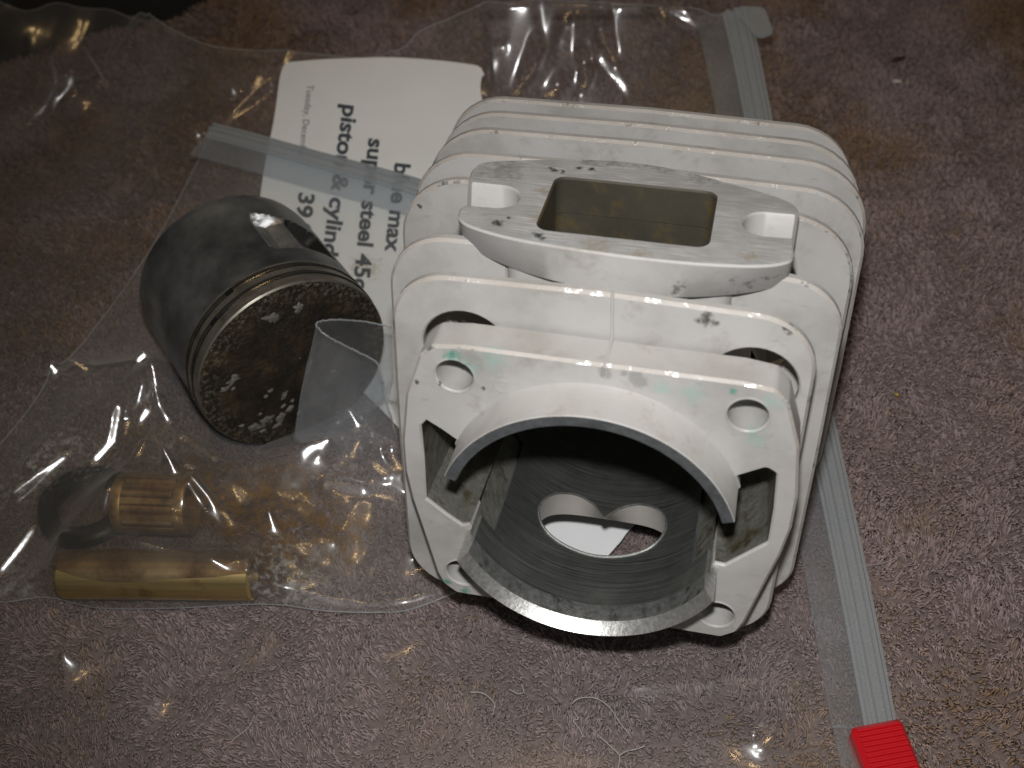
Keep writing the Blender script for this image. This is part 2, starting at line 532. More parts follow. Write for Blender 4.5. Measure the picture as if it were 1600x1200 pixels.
def m_film(name, haze=.05, rough=.07, tint=(.955, .96, .965), refl=.085, stains=None, extra=None):
    """thin clear polythene: transparent sheet, mirror-like skin, faint milky haze"""
    t = NT(name)
    v = t.coord()
    lw = t.n('ShaderNodeLayerWeight', {'Blend': .5}).outputs['Facing']
    fr = t.math('ADD', refl, t.math('MULTIPLY', t.math('POWER', lw, 4.0), .75), clamp=True)
    tr = t.n('ShaderNodeBsdfTransparent', {'Color': tint})
    if stains and 'oil' in stains:
        om = t.math('MULTIPLY', t.spots(v, stains['oil'], .35, 1.0), t.ramp(t.noise(v, 110, 6, .65), [(.30, .25), (.62, 1.0)]))
        tr = t.n('ShaderNodeBsdfTransparent', {'Color': t.mixc(om, (*tint, 1), (.40, .27, .10, 1))})
    gl1 = t.n('ShaderNodeBsdfGlossy', {'Color': (1, 1, 1), 'Roughness': rough})
    gl2 = t.n('ShaderNodeBsdfGlossy', {'Color': (1, 1, 1), 'Roughness': .40})
    gl = t.n('ShaderNodeMixShader', {0: .38, 1: gl1, 2: gl2})
    mx = t.n('ShaderNodeMixShader', {0: fr, 1: tr, 2: gl})
    hz = t.math('ADD', haze, t.math('MULTIPLY', t.math('POWER', lw, 2.5), haze * 5))
    hz = t.math('MULTIPLY', hz, t.ramp(t.noise(v, 40, 4), [(.3, .6), (.7, 1.3)]))
    df = t.n('ShaderNodeBsdfDiffuse', {'Color': (.80, .84, .88)})
    tl = t.n('ShaderNodeBsdfTranslucent', {'Color': (.80, .84, .88)})
    dm = t.n('ShaderNodeMixShader', {0: .4, 1: df, 2: tl})
    sh = t.n('ShaderNodeMixShader', {0: hz, 1: mx, 2: dm})
    if stains:
        for lst, colr, amt, sc, lo, hi, wob in stains['dirt']:
            msk = t.spots(v, lst, wob, 1.0)
            msk = t.math('MULTIPLY', msk, t.ramp(t.noise(v, sc, 7, .72), [(lo, 0.0), (hi, 1.0)]))
            sd = t.pbsdf(Base_Color=colr, Roughness=.35)
            sh = t.n('ShaderNodeMixShader', {0: t.math('MULTIPLY', msk, amt), 1: sh, 2: sd})
    return t.done(sh)

def m_zip():
    t = NT('milky_zip_plastic')
    v = t.coord()
    lw = t.n('ShaderNodeLayerWeight', {'Blend': .5}).outputs['Facing']
    tr = t.n('ShaderNodeBsdfTransparent', {'Color': (.90, .93, .96)})
    df = t.n('ShaderNodeBsdfDiffuse', {'Color': (.50, .53, .54)})
    gl = t.n('ShaderNodeBsdfGlossy', {'Roughness': .22})
    a = t.n('ShaderNodeMixShader', {0: t.math('ADD', .26, t.math('MULTIPLY', lw, .45), clamp=True), 1: tr, 2: df})
    b = t.n('ShaderNodeMixShader', {0: .05, 1: a, 2: gl})
    return t.done(b)
M['zip'] = m_zip()
M['film_edge'] = m_film('film_cut_edge', .30, .12, (.9, .92, .94), .15)
M['red'] = simple('red_plastic', (.55, .006, .014), .34, 0, 90, .1, .1, 300, coat=.15)
M['ink'] = simple('printed_ink', (.045, .065, .085), .6, 0, 900, .3)
M['ink_thin'] = simple('printed_thin_ink', (.10, .12, .13), .6)
M['thread'] = simple('lint_fibre', (.46, .44, .40), .6)
M['crumb_dark'] = simple('dark_crumb', (.035, .02, .012), .6, 0, 300, .3, .3)
M['crumb_white'] = simple('pale_chip', (.62, .58, .50), .5, 0, 300, .2, .3)
M['crumb_yellow'] = simple('yellow_crumb', (.42, .30, .06), .5, 0, 300, .2, .3)
def m_cloth():
    t = NT('black_cloth')
    v = t.coord()
    w = t.noise(v, 1200, 3, .6)
    b = t.pbsdf(Base_Color=t.ramp(t.noise(v, 40, 5), [(.35, (.004, .004, .005)), (.7, (.012, .011, .012))]), Roughness=.85,
                Sheen_Weight=.15, Normal=t.bump(w, .5, .0004))
    return t.done(b)
M['black'] = m_cloth()
def m_paper():
    t = NT('white_paper')
    v = t.coord()
    c = t.ramp(t.noise(v, 30, 5), [(.3, (.78, .805, .81)), (.7, (.85, .87, .875))])
    p1 = at(570, 410, 6); p2 = at(590, 385, 8)
    yl = t.spots(v, [(-PLOC[0] + p1[0], -PLOC[1] + p1[1], p1[2], 2.4), (-PLOC[0] + p2[0], -PLOC[1] + p2[1], p2[2], 1.4)], 1.2, 1.0)
    c = t.mixc(t.math('MULTIPLY', yl, .6), c, (.33, .27, .08))
    b = t.pbsdf(Base_Color=c, Roughness=.55, Specular_IOR_Level=.4, Normal=t.bump(t.noise(v, 120, 4), .25, .0005))
    return t.done(b)
# ---------------------------------------------------------------- numpy noise fields
_tab = np.random.default_rng(3).random((256, 256))
def vnoise(x, y, cell, seed=0):
    x = np.asarray(x, float) / cell + 37.3 * seed + 91; y = np.asarray(y, float) / cell + 17.9 * seed + 53
    xi = np.floor(x).astype(int); yi = np.floor(y).astype(int)
    fx = x - xi; fy = y - yi
    fx = fx*fx*fx*(fx*(fx*6-15)+10); fy = fy*fy*fy*(fy*(fy*6-15)+10)
    a = _tab[xi % 256, yi % 256]; b = _tab[(xi+1) % 256, yi % 256]
    c = _tab[xi % 256, (yi+1) % 256]; d = _tab[(xi+1) % 256, (yi+1) % 256]
    return (a*(1-fx)+b*fx)*(1-fy) + (c*(1-fx)+d*fx)*fy
def fbm(x, y, cell, oct=3, seed=0):
    s, a, t = 0, 1.0, 0
    for i in range(oct):
        s = s + a * vnoise(x, y, cell / 2**i, seed + i * 3); t += a; a *= .5
    return s / t

# ================================================================ CARPET
def build_carpet():
    # ---- backing sheet
    n = 60
    xs = np.linspace(-600, 600, n); ys = np.linspace(-560, 720, n)
    X, Y = np.meshgrid(xs, ys)
    V = np.stack([X.ravel(), Y.ravel(), np.full(X.size, -2.2)], 1)
    Fq = [[j*n+i, j*n+i+1, (j+1)*n+i+1, (j+1)*n+i] for j in range(n-1) for i in range(n-1)]
    t = NT('carpet_backing')
    v = t.coord()
    c = t.ramp(t.noise(v, 500, 6, .7), [(.3, (.17, .132, .122)), (.5, (.27, .21, .198)), (.7, (.33, .26, .248))])
    b = t.pbsdf(Base_Color=c, Roughness=.95, Normal=t.bump(t.noise(v, 600, 5, .7), 1.0, .002))
    carpet = mk('carpet', V, Fq, t.done(b), smooth=180)
    tag(carpet, 'mauve brown cut pile carpet under everything', 'carpet', kind='structure')
    # ---- pile: twisted strands, leaning in swirls
    x0, x1, y0, y1 = -205, 205, -118, 222
    sp = 0.68
    gx, gy = np.meshgrid(np.arange(x0, x1, sp), np.arange(y0, y1, sp * 1.0))
    px = gx.ravel() + rng.uniform(-.55, .55, gx.size) * sp
    py = gy.ravel() + rng.uniform(-.55, .55, gx.size) * sp
    # keep what the lens or a camera a step aside could see
    keep = (np.abs(px) < 110 + 0.34 * (py + 118))
    px, py = px[keep], py[keep]
    N = len(px)
    # strands stand in tufts: each leans and curls with its tuft
    ct = 1.75
    ci, cj = np.floor(px / ct).astype(int), np.floor(py / ct).astype(int)
    tb = np.random.default_rng(77).random((256, 256, 5))
    bx = by = None; bd = np.full(N, 1e9); bi = ci.copy(); bj = cj.copy()
    for oi in (-1, 0, 1):
        for oj in (-1, 0, 1):
            q = tb[(ci + oi) % 256, (cj + oj) % 256]
            qx, qy = (ci + oi + q[:, 0]) * ct, (cj + oj + q[:, 1]) * ct
            d = (px - qx)**2 + (py - qy)**2
            m = d < bd; bd = np.where(m, d, bd); bi = np.where(m, ci + oi, bi); bj = np.where(m, cj + oj, bj)
    tq = tb[bi % 256, bj % 256]
    tx, ty = (bi + tq[:, 0]) * ct, (bj + tq[:, 1]) * ct
    px = px * .72 + tx * .28; py = py * .72 + ty * .28
    ang = 2 * PI * (fbm(tx, ty, 16, 2, 1) * 1.7) + (tq[:, 2] - .5) * 2.6 + rng.normal(0, .28, N) - .6
    lean = np.clip(.52 + .5 * (fbm(tx, ty, 9, 2, 5) - .5) + (tq[:, 3] - .5) * .6 + rng.normal(0, .12, N), .12, 1.2)
    L = rng.uniform(1.9, 2.7, N) * (.86 + .3 * fbm(px, py, 12, 2, 9))
    rad = rng.uniform(.15, .22, N)
    dx, dy = np.cos(ang), np.sin(ang)
    ca = ang + rng.uniform(-1.3, 1.3, N)                     # the tip curls aside
    base = np.stack([px, py, np.full(N, -2.3)], 1)
    mid = base + np.stack([dx * np.sin(lean*.6) * L*.5, dy * np.sin(lean*.6) * L*.5, np.cos(lean*.6) * L*.55], 1)
    m2 = mid + np.stack([dx * np.sin(lean*1.25) * L*.32, dy * np.sin(lean*1.25) * L*.32, np.cos(lean*1.25) * L*.30], 1)
    tip = m2 + np.stack([np.cos(ca) * L*.24, np.sin(ca) * L*.24, np.cos(lean*1.9) * L*.12], 1)
    top = np.maximum(tip[:, 2], m2[:, 2])
    low = np.clip(top - .55, 0, None)
    for a in (mid, m2, tip): a[:, 2] -= low
    rings = []
    th0 = rng.uniform(0, 2*PI, N)
    for P, rr, fz in ((base, .8, 0.0), (mid, 1.0, .25), (m2, .95, .6)):
        for k in range(3):
            a = th0 + 2*PI*k/3
            rings.append(P + np.stack([np.cos(a) * rad*rr, np.sin(a) * rad*rr * (1 - .3*fz), np.sin(a + .8) * rad*rr * fz], 1))
    rings.append(tip)
    V = np.stack(rings, 1).reshape(-1, 3)                     # 10 verts per strand
    loc = []
    for r0, r1 in ((0, 3), (3, 6)):
        for k in range(3):
            l = (k + 1) % 3
            loc.append((r0+k, r0+l, r1+l)); loc.append((r0+k, r1+l, r1+k))
    for k in range(3): loc.append((6+k, 6+(k+1) % 3, 9))
    loc = np.array(loc)
    T = (np.arange(N)[:, None, None] * 10 + loc[None]).reshape(-1, 3)
    me = bpy.data.meshes.new('pile')
    me.vertices.add(len(V)); me.vertices.foreach_set('co', (V * S).ravel())
    me.loops.add(T.size); me.loops.foreach_set('vertex_index', T.ravel().astype(np.int32))
    me.polygons.add(len(T)); me.polygons.foreach_set('loop_start', np.arange(0, T.size, 3, dtype=np.int32))
    me.polygons.foreach_set('loop_total', np.full(len(T), 3, dtype=np.int32))
    me.polygons.foreach_set('use_smooth', np.ones(len(T), dtype=bool))
    me.update(calc_edges=True)
    # fibre dye: each yarn is mauve, tan or brown, with worn tan patches
    patch = fbm(px, py, 34, 3, 21)
    dye = np.clip(.49 + 1.55 * (patch - .5) + (tq[:, 2] - .5) * .3 + rng.normal(0, .10, N), 0, 1)
    val = np.clip(.5 + .55 * (fbm(px, py, 20, 3, 31) - .5) + (tq[:, 4] - .5) * .42 + rng.normal(0, .07, N), 0, 1)
    a1 = me.attributes.new('dye', 'FLOAT', 'POINT'); a1.data.foreach_set('value', np.repeat(dye, 10).astype(np.float32))
    a2 = me.attributes.new('shade', 'FLOAT', 'POINT'); a2.data.foreach_set('value', np.repeat(val, 10).astype(np.float32))
    t = NT('carpet_yarn')
    d = t.n('ShaderNodeAttribute', attribute_name='dye').outputs['Fac']
    s = t.n('ShaderNodeAttribute', attribute_name='shade').outputs['Fac']
    c = t.ramp(d, [(.22, (.385, .300, .298)), (.50, (.362, .275, .258)), (.72, (.342, .242, .184)), (.92, (.300, .196, .122))])
    c = t.mixc(1.0, c, t.ramp(s, [(0, .80), (1, 1.20)]), 'MULTIPLY')
    df = t.pbsdf(Base_Color=c, Roughness=.75, Specular_IOR_Level=.25, Sheen_Weight=.0)
    me.materials.append(t.done(df))
    o = bpy.data.objects.new('pile', me); COL.objects.link(o)
    o.parent = carpet
    o['kind'] = 'stuff'
build_carpet()

# ================================================================ ENGINE CYLINDER
def build_cylinder():
    mat4 = (CM, CT)
    cy = empty('engine_cylinder', (CT[0] + 10, CT[1] + 45, 0),
               'white finned engine cylinder lying with its open bore towards the viewer', 'engine part')
    Rb, Ro, H = 21.2, 23.3, 7.55
    def add(name, vf, mats, parent=cy, smooth=35):
        mi = vf[2] if len(vf) > 2 else None
        return mk(name, vf[0], vf[1], mats, parent, mat4=mat4, smooth=smooth, midx=mi)
    def sub(name, vf, mats, parent, smooth=35):
        o = add(name, vf, mats, cy, smooth)
        bpy.context.view_layer.update()
        mw = o.matrix_basis.copy()
        o.parent = parent
        o.matrix_basis = parent.matrix_basis.inverted() @ mw
        return o
    P = lambda r, a: (r * math.cos(math.radians(a)), r * math.sin(math.radians(a)))
    # ---- base plate, waisted barrel outline, four bolt holes, bore with two transfer pockets
    half = [(20.5, 27.2), (25.2, 26.6), (27.3, 24.4), (29.8, 16.8), (31.0, 7.0), (31.0, 0.5), (30.2, -5.5), (28.8, -12.0), (26.6, -22.6), (25.6, -25.2), (23.2, -27.1)]
    out = [(-x, y) for x, y in half[::-1]] + half
    out = out[::-1]
    out = rounded(out, [1.6] * len(out), 4)
    rp = [P(22.4, 23), (22.2, 9.9), (25.7, 12.1), (27.3, 11.2), (27.8, 4.0), (27.9, -3.2), (21.9, -9.6), P(22.4, -25)]
    lp = [P(22.4, -155), (-21.6, -9.9), (-24.2, -8.0), (-27.6, -5.1), (-27.5, 4.0), (-27.7, 10.6), (-26.7, 11.9), (-24.4, 10.4), (-21.9, 8.6), P(22.4, 157)]
    rp = [rp[0]] + rounded(rp, [0, .4, .9, .9, 0, 1.2, .5, 0], 4)[1:-1] + [rp[-1]]
    inner = [P(22.4, a) for a in np.linspace(157, 23, 40)][1:-1] + rp + [P(22.4, a) for a in np.linspace(-25, -155, 40)][1:-1] + lp
    bolts = [circle(sx * 21.85, sy * 21.5, 2.95, 28) for sx in (-1, 1) for sy in (-1, 1)]
    bp = add('base_plate', plate(out, [inner] + bolts, 0, -6.6, .45, mats=(0, 0, 0, 1)), [M['white'], M['worn']])
    # countersunk lips of the bolt holes
    for sx in (-1, 1):
        for sy in (-1, 1):
            ring = [(sx*21.85 + 3.15*math.cos(a), sy*21.5 + 3.15*math.sin(a), .02) for a in np.linspace(0, 2*PI, 28, endpoint=False)]
            sub('hole_rim', tube(ring, .16, 6, True), M['white'], bp)
    for sx in (-1, 1):
        V, Fc, _ = lathe([(2.98, -6.45), (2.98, -8.4), (3.3, -8.4), (3.3, -6.55)], 28)
        sub('bolt_sleeve', ([(x + sx*21.85, y + 21.5, z) for x, y, z in V], Fc), M['white'], bp)
    # moulding line across the top edge of the plate
    sub('casting_line', tube([cloc(957, 455, 2, -6.8), (.8, 27.35, -6.4), (.9, 27.3, -.5), (.6, 26.8, .02), (.5, 25.2, .05)], .22, 6), M['white'], bp)
    # raised cast marks, half ground away
    for txt, (u, v), sz in (('U', (728, 556), 4.2), ('J', (787, 567), 4.6), ('C', (782, 603), 3.4), ('I', (769, 601), 3.4)):
        cu = bpy.data.curves.new('c', 'FONT'); cu.body = txt; cu.size = sz; cu.extrude = .09; cu.offset = .02; cu.align_x = 'CENTER'; cu.resolution_u = 3
        to = bpy.data.objects.new('c', cu); COL.objects.link(to)
        me = to.to_mesh()
        c = cloc(u, v, 2, 0)
        vv = [(p.co.x + c[0], p.co.y + c[1] - sz * .35, p.co.z + .04) for p in me.vertices]
        ff = [list(p.vertices) for p in me.polygons]
        to.to_mesh_clear(); bpy.data.objects.remove(to)
        sub('cast_mark', (vv, ff), M['white'], bp)

    # ---- the two skirt halves standing out of the plate
    def skirt(a0, a1, prof, mats_of):
        V, Fc, PJ = lathe(prof, 90, math.radians(a0), math.radians(a1), True, True)
        return V, Fc, [mats_of[k] if k >= 0 else 2 for k in PJ]
    prof_u = [(Rb, -3.0), (Rb, 6.6), (Rb + .1, 7.1), (Rb + .3, H), (Ro - .12, H - .02), (Ro, H - .18), (Ro, .35), (Ro + .35, -.2), (Ro, -3.0)]
    mu = {0: 1, 1: 2, 2: 2, 3: 2, 4: 0, 5: 0, 6: 0, 7: 0, 8: 0}
    add('upper_skirt', skirt(18.5, 160.5, prof_u, mu), [M['white'], M['bore'], M['skirt_edge']])
    prof_l = [(Rb + .5, -3.0), (Rb, -2.9), (Rb, 2.6), (Rb + .25, 5.7), (Rb + .75, 6.2), (Ro - .3, H), (Ro, H - .35), (Ro, -3.0)]
    ml = {0: 1, 1: 1, 2: 3, 3: 2, 4: 2, 5: 2, 6: 0, 7: 0}
    add('lower_skirt', skirt(-152.5, -26.5, prof_l, ml), [M['white'], M['bore'], M['rim'], M['mottled']])

    # ---- bore wall, with the heart shaped port in its lower side
    heart = [(-122.4, -14.2), (-121.2, -17.6), (-115.8, -20.6), (-106.5, -22.3), (-97.5, -21.5), (-92.5, -19.4), (-90.0, -18.3), (-87.5, -19.4),
             (-82.5, -21.4), (-73.5, -22.3), (-64.2, -20.6), (-58.8, -17.6), (-57.6, -14.2), (-62.5, -11.2), (-73.0, -9.5), (-90.0, -8.7), (-107.0, -9.5), (-117.5, -11.2)]
    hl = catmull(heart, 5, True)
    def bore_sheet(R, a0, a1, z0, z1, hole=None, step=2.0):
        k = math.pi / 180 * R
        xs = np.linspace(a0 * k, a1 * k, max(3, int(abs(a1 - a0) * k / step) + 1)); zs = np.linspace(z0, z1, max(3, int(abs(z1 - z0) / step) + 1))
        pts = [Vector((x, z)) for z in zs for x in xs]
        edges = []
        if hole is not None:
            hk = [(a * k, z) for a, z in hole]
            hp = np.array(hk)
            pts = [p for p in pts if np.min((hp[:, 0]-p.x)**2 + (hp[:, 1]-p.y)**2) > .25]
            b = len(pts)
            pts += [Vector(p) for p in hk]
            edges = [(b + i, b + (i + 1) % len(hk)) for i in range(len(hk))]
        vo, _, fo, _, _, _ = delaunay_2d_cdt(pts, edges, [], 0, 1e-4)
        def inside(px, py):
            c = False; n = len(hk); j = n - 1
            for i in range(n):
                if (hk[i][1] > py) != (hk[j][1] > py) and px < (hk[j][0]-hk[i][0])*(py-hk[i][1])/(hk[j][1]-hk[i][1]) + hk[i][0]: c = not c
                j = i
            return c
        Fc = []
        for f in fo:
            cx = sum(vo[i].x for i in f)/3; cz = sum(vo[i].y for i in f)/3
            if hole is not None and inside(cx, cz): continue
            Fc.append(list(f)[::-1])
        V = [(R * math.cos(p.x / R), R * math.sin(p.x / R), p.y) for p in vo]
        return V, Fc
    lin = merge([bore_sheet(Rb, -142, -38, -70, -1.5, hl), bore_sheet(Rb, 21, 159, -70, -1.5, None, 2.4),
                 bore_sheet(Rb, -38, 21, -70, -26, None, 2.4), bore_sheet(Rb, 159, 218, -70, -26, None, 2.4)])
    liner = add('bore_wall', lin, M['bore'], smooth=60)
    # bevelled, bright lip of the port
    lipp = [(Rb * .998 * math.cos(math.radians(a)), Rb * .998 * math.sin(math.radians(a)), z) for a, z in hl]
    sub('port_lip', tube(lipp, .20, 6, True), M['rim'], liner)
    # combustion chamber roof
    dome = [(0.01, -76), (8, -75.5), (15, -73.5), (Rb, -69.5)]
    V, Fc, _ = lathe(dome, 48)
    sub('chamber_roof', (V, Fc), M['sludge'], liner)
    # relief steps beside the lower wall, reaching out to the transfer pockets
    for a0, a1 in ((-155, -142), (-38, -25)):
        sub('relief_step', bore_sheet(Rb + .55, a0, a1, -26, 2.0, None, 1.2), M['sludge'], liner)
        e = a1 if a0 < -100 else a0
        q = lambda r, z: (*P(r, e), z)
        sub('relief_edge', ([q(Rb, -26), q(Rb + .6, -26), q(Rb + .6, 2.4), q(Rb, 2.4)], [[0, 1, 2, 3]]), M['skirt_edge'], liner)
    # ---- transfer pockets sunk beside the bore
    for pk, ea, eb in ((rp, 23, -25), (lp, -155, 157)):
        pts = [np.array(p) for p in pk]
        V, Fc = [], []
        m = len(pts)
        for d, s in ((-.6, 1.0), (-12, .985), (-26, .95)):
            V += [(p[0] * s, p[1] * s, d) for p in pts]
        for r0 in (0, 1):
            for i in range(m - 1):
                Fc.append([r0*m+i, (r0+1)*m+i, (r0+1)*m+i+1, r0*m+i+1])
        # floor, bulged by hardened oil
        inn = [P(Rb - .4, a) for a in (np.linspace(eb, ea, 14) if ea > eb and ea < 90 else np.linspace(157, 205, 14))]
        b = len(V)
        loop = [(p[0] * .95, p[1] * .95) for p in pts] + (inn if ea == 23 else inn)
        V += [(x, y, -25.5) for x, y in loop]
        Fc.append([b + i for i in range(len(loop))])
        add('transfer_pocket', (V, Fc), M['sludge'], smooth=40)

    # ---- barrel
    k = math.pi / 180 * 25.6
    win = rounded([(-131, -5), (-49, -5), (-49, -25.5), (-131, -25.5)], .1, 2)
    bar = bore_sheet(25.6, -145, -35, -76, -5.9, [(-130, -24.8), (-130, -7.0), (-110, -7.0), (-90, -7.0), (-70, -7.0), (-50, -7.0), (-50, -24.8), (-70, -24.8), (-90, -24.8), (-110, -24.8)], 3)
    V, Fc = merge([lathe([(25.6, -76), (25.6, -27.5)], 60, math.radians(-35), math.radians(215))[:2], lathe([(25.6, -27.5), (25.6, -5.9)], 40, math.radians(32), math.radians(148))[:2]])
    # the pockets are wider than the barrel: casting bulges cover them
    add('barrel', merge([bar, (V, Fc)]), M['white'], smooth=60)
    for pk in (rp, lp):
        pts = [np.array(p) * 1.045 for p in pk[1:-1]]
        V = [(p[0], p[1], d) for d in (-6.4, -27.5) for p in pts]; m = len(pts)
        Fc = [[i, i+1, m+i+1, m+i] for i in range(m-1)] + [[m + i for i in range(m)]]
        add('transfer_bulge', (V, Fc), M['white'], smooth=40)
    add('head_cap', lathe([(25.6, -75.8), (24, -80), (17, -83), (9.5, -84), (9.0, -90), (7.2, -90), (7.0, -84.5), (.01, -84.5)], 48)[:2], M['white'])

    # ---- cooling fins
    fins = [(-8, -1.5, 32.4, 34.6, -33.6, 9.5), (-18, -1.4, 36.0, 34.9, -34.0, 10), (-37, -2.2, 39.0, 35.0, -34.2, 12), (-47, -1.6, 40.4, 34.8, -34, 12),
            (-57, -1.4, 40.8, 34.8, -33.6, 13), (-66.5, -2.0, 40.6, 33.8, -33.0, 13), (-76, -3.0, 40.2, 32.4, -32.0, 12)]
    for i, (z, cx, hw, yt, yb, r) in enumerate(fins):
        ol = [(cx - hw, yb), (cx - hw * .1, yb - .3), (cx + hw, yb), (cx + hw * 1.0, 0), (cx + hw * .99, yt - .6), (cx, yt + .2), (cx - hw * .985, yt - .4), (cx - hw * 1.005, 0)]
        if i < 2:      # notches for the two port necks
            nb, nt = (16.5, 17.3) if i else (0, 0)
            if i:
                opening = [(-16.5, -18.3), (-23, -13.5), (-29.9, -7), (-29.9, 11), (-19, 12.6), (-11, 19.8), (0, 22.6), (11, 19.8), (19, 12.6), (29.9, 11), (29.9, -7), (23, -13.5), (16.5, -18.3)]
                ol = [(cx - hw, yb), (-nb, yb)] + opening + [(nb, yb), (cx + hw, yb), (cx + hw, 0), (cx + hw * .99, yt - .6), (cx + nt, yt), (nt, 23.6), (-nt, 23.6), (-nt, yt), (cx - hw * .985, yt - .4), (cx - hw * 1.005, 0)]
                rd = [r, .4] + [.5] * 13 + [.4, r, 0, r, .4, .4, .4, .4, r, 0]
            else:
                rd = [r, 0, r, 0, r, 0, r, 0]
        else:
            rd = [r, 0, r, 0, r, 0, r, 0]
        ol = rounded(ol, rd, 9)
        holes = []
        if i < 2:
            # the casting round the transfer pockets sits in this opening
            w = 23.4 if i else 29.9
            holes = [] if i else [rounded([(-29.9, 11), (-19, 12.6), (-11, 19.8), (0, 22.6), (11, 19.8), (19, 12.6), (29.9, 11), (29.9, -7), (23, -13.5), (13, -20.5), (0, -22.8), (-13, -20.5), (-23, -13.5), (-29.9, -7)], 1.0, 3)]
        else:
            holes = [circle(0, 0, 24.6, 64)]
        if i < 3:
            holes += [circle(s * 22.0, 21.6, 5.6 if i else 6.8, 36) for s in (-1, 1)]
            if i == 0: holes += [circle(s * 21.85, -21.5, 5.0, 30) for s in (-1, 1)]
        add('cooling_fin', plate(ol, holes, z + 1.05, z - 1.05, .5, mats=(0, 0, 0, 1)), [M['white'], M['worn']])

    # ---- upper (exhaust) port: neck, flange with two open bolt slots, sooty duct
    port = rounded([(-12.85, 16.5), (12.85, 16.5), (12.85, 33.5), (-12.85, 33.5)], 1.8, 5)
    neck = rounded([(-17.5, 14.6), (17.5, 14.6), (17.5, 36.2), (-17.5, 36.2)], 3, 5)
    add('exhaust_neck', plate(neck, [port], 32.6, 23.2, .3, 'y', (0, 0, 1)), [M['white'], M['pipe_carbon']])
    low = catmull([(25.4, 17.4), (24.6, 14.9), (20.5, 12.9), (12.5, 11.7), (3, 11.4), (-6, 11.8), (-15.5, 12.8), (-22.4, 14.8), (-25.2, 17.2), (-25.7, 20.2)], 6)
    lsl = [(-25.2, 21.3), (-21.0, 21.5)] + [(-20.8 + 3.45 * math.sin(a_), 25.0 - 3.5 * math.cos(a_)) for a_ in np.linspace(0.15, PI - .15, 11)] + [(-21.0, 28.5), (-25.9, 28.5)]
    upc = catmull([(-26.8, 29.8), (-26.9, 33.6), (-25.4, 36.2), (-19.5, 38.2), (-11, 40.3), (-2.5, 41.2), (6, 40.2), (14, 37.6), (20.5, 35.2), (24.6, 32.8), (25.8, 30.2)], 6)
    rsl = [(25.2, 28.9), (21.0, 28.7)] + [(20.9 - 3.4 * math.sin(a_), 25.2 + 3.5 * math.cos(a_)) for a_ in np.linspace(.15, PI - .15, 11)] + [(21.0, 21.7), (25.1, 21.9)]
    fo = [tuple(p) for p in low] + lsl + [tuple(p) for p in upc] + rsl
    V, Fc, MI = plate(fo, [port], 38.7, 31.9, .3, 'y', (0, 1, 2))
    for p in V:
        if p[1] < 35 and (abs(p[0]) > 13.2 or abs(p[2] + 25) > 9.2):
            p[2] = -25 + (p[2] + 25) * (1 - .34 * min(1, abs(p[0]) / 26) ** 2)
            p[1] += .9 * min(1, abs(p[0]) / 26) ** 2
    fl_ = add('exhaust_flange', (V, Fc, MI), [M['scraped'], M['white'], M['pipe_carbon']])
    fz = [(-12.85, 25.9, -16.5), (12.85, 25.9, -16.5), (12.85, 26.4, -25), (12.85, 26.4, -33.5), (-12.85, 26.4, -33.5), (-12.85, 26.4, -25)]
    sub('duct_floor', (fz, [[0, 1, 2, 5], [5, 2, 3, 4]]), M['pipe_carbon'], fl_)
    # ---- lower (intake) port: short passage from the heart shaped window, and the two lugs that prop the cylinder up
    ang = [(math.degrees(math.atan2((z + 15.3) / 7, (a + 90) / 32))) for a, z in hl]
    ring_in = [(Rb * math.cos(math.radians(a)), Rb * math.sin(math.radians(a)), z) for a, z in hl]
    ring_o = []
    for a in ang:
        c, s = math.cos(math.radians(a)), math.sin(math.radians(a))
        kx = 1 / max((abs(c) ** 4 + abs(s) ** 4) ** .25, 1e-6)
        ring_o.append((12.4 * c * kx, -26.4, -15.7 + 7.6 * s * kx))
    m = len(hl); V = []; Fc = []
    for q in (0, .15, .5, 1.0):
        V += [tuple(np.array(a) * (1 - q) + np.array(b) * q) for a, b in zip(ring_in, ring_o)]
    for r0 in range(3):
        for i in range(m):
            j = (i + 1) % m
            Fc.append([r0*m+i, r0*m+j, (r0+1)*m+j, (r0+1)*m+i])
    add('intake_passage', (V, Fc), M['port_wall'], smooth=50)
    hole = [(p[0] * 1.01, -(p[2] + 15.7) * 1.01 + 15.7) for p in ring_o[::2]]
    nk = rounded([(-16, 6.9), (16, 6.9), (16, 25.6), (-16, 25.6)], 3, 4)
    add('intake_face', plate(nk, [hole], -22.0, -26.5, .3, 'y', (0, 0, 1)), [M['white'], M['port_wall']])
    for sx in (-1, 1):
        lg = rounded([(sx*22 - 4.2, 19.6), (sx*22 + 4.2, 19.6), (sx*22 + 4.2, 35.4), (sx*22 - 4.2, 35.4)], 3.4, 5)
        add('mounting_lug', plate(lg, [], -14.0, -43.0, .6, 'y', (0, 0, 0)), [M['white']])
    return cy
build_cylinder()

# ================================================================ PISTON
PAZ, PEL = math.radians(29.1), math.radians(4.0)
PA = np.array([math.cos(PEL) * math.sin(PAZ), -math.cos(PEL) * math.cos(PAZ), math.sin(PEL)])
PY = np.array([0, 0, 1.0]) - PA * PA[2]; PY /= np.linalg.norm(PY)
PX = np.cross(PY, PA)
PB = np.stack([PX, PY, PA], 1)
PC = np.array([-44.75, -8.2, 20.9])
def blob(cx, cy, r, n=22, seed=0, asp=1.0, rot=0.0):
    g = np.random.default_rng(seed)
    ph = g.uniform(0, 6.28, 5); am = g.uniform(.03, .13, 5)
    out = []
    for i in range(n):
        a = 2 * PI * i / n
        rr = r * (1 + sum(am[k] * math.sin((k + 2) * a + ph[k]) for k in range(5)) + g.uniform(-.2, .2))
        x, y = rr * math.cos(a), rr * math.sin(a) * asp
        out.append((cx + x * math.cos(rot) - y * math.sin(rot), cy + x * math.sin(rot) + y * math.cos(rot)))
    return out
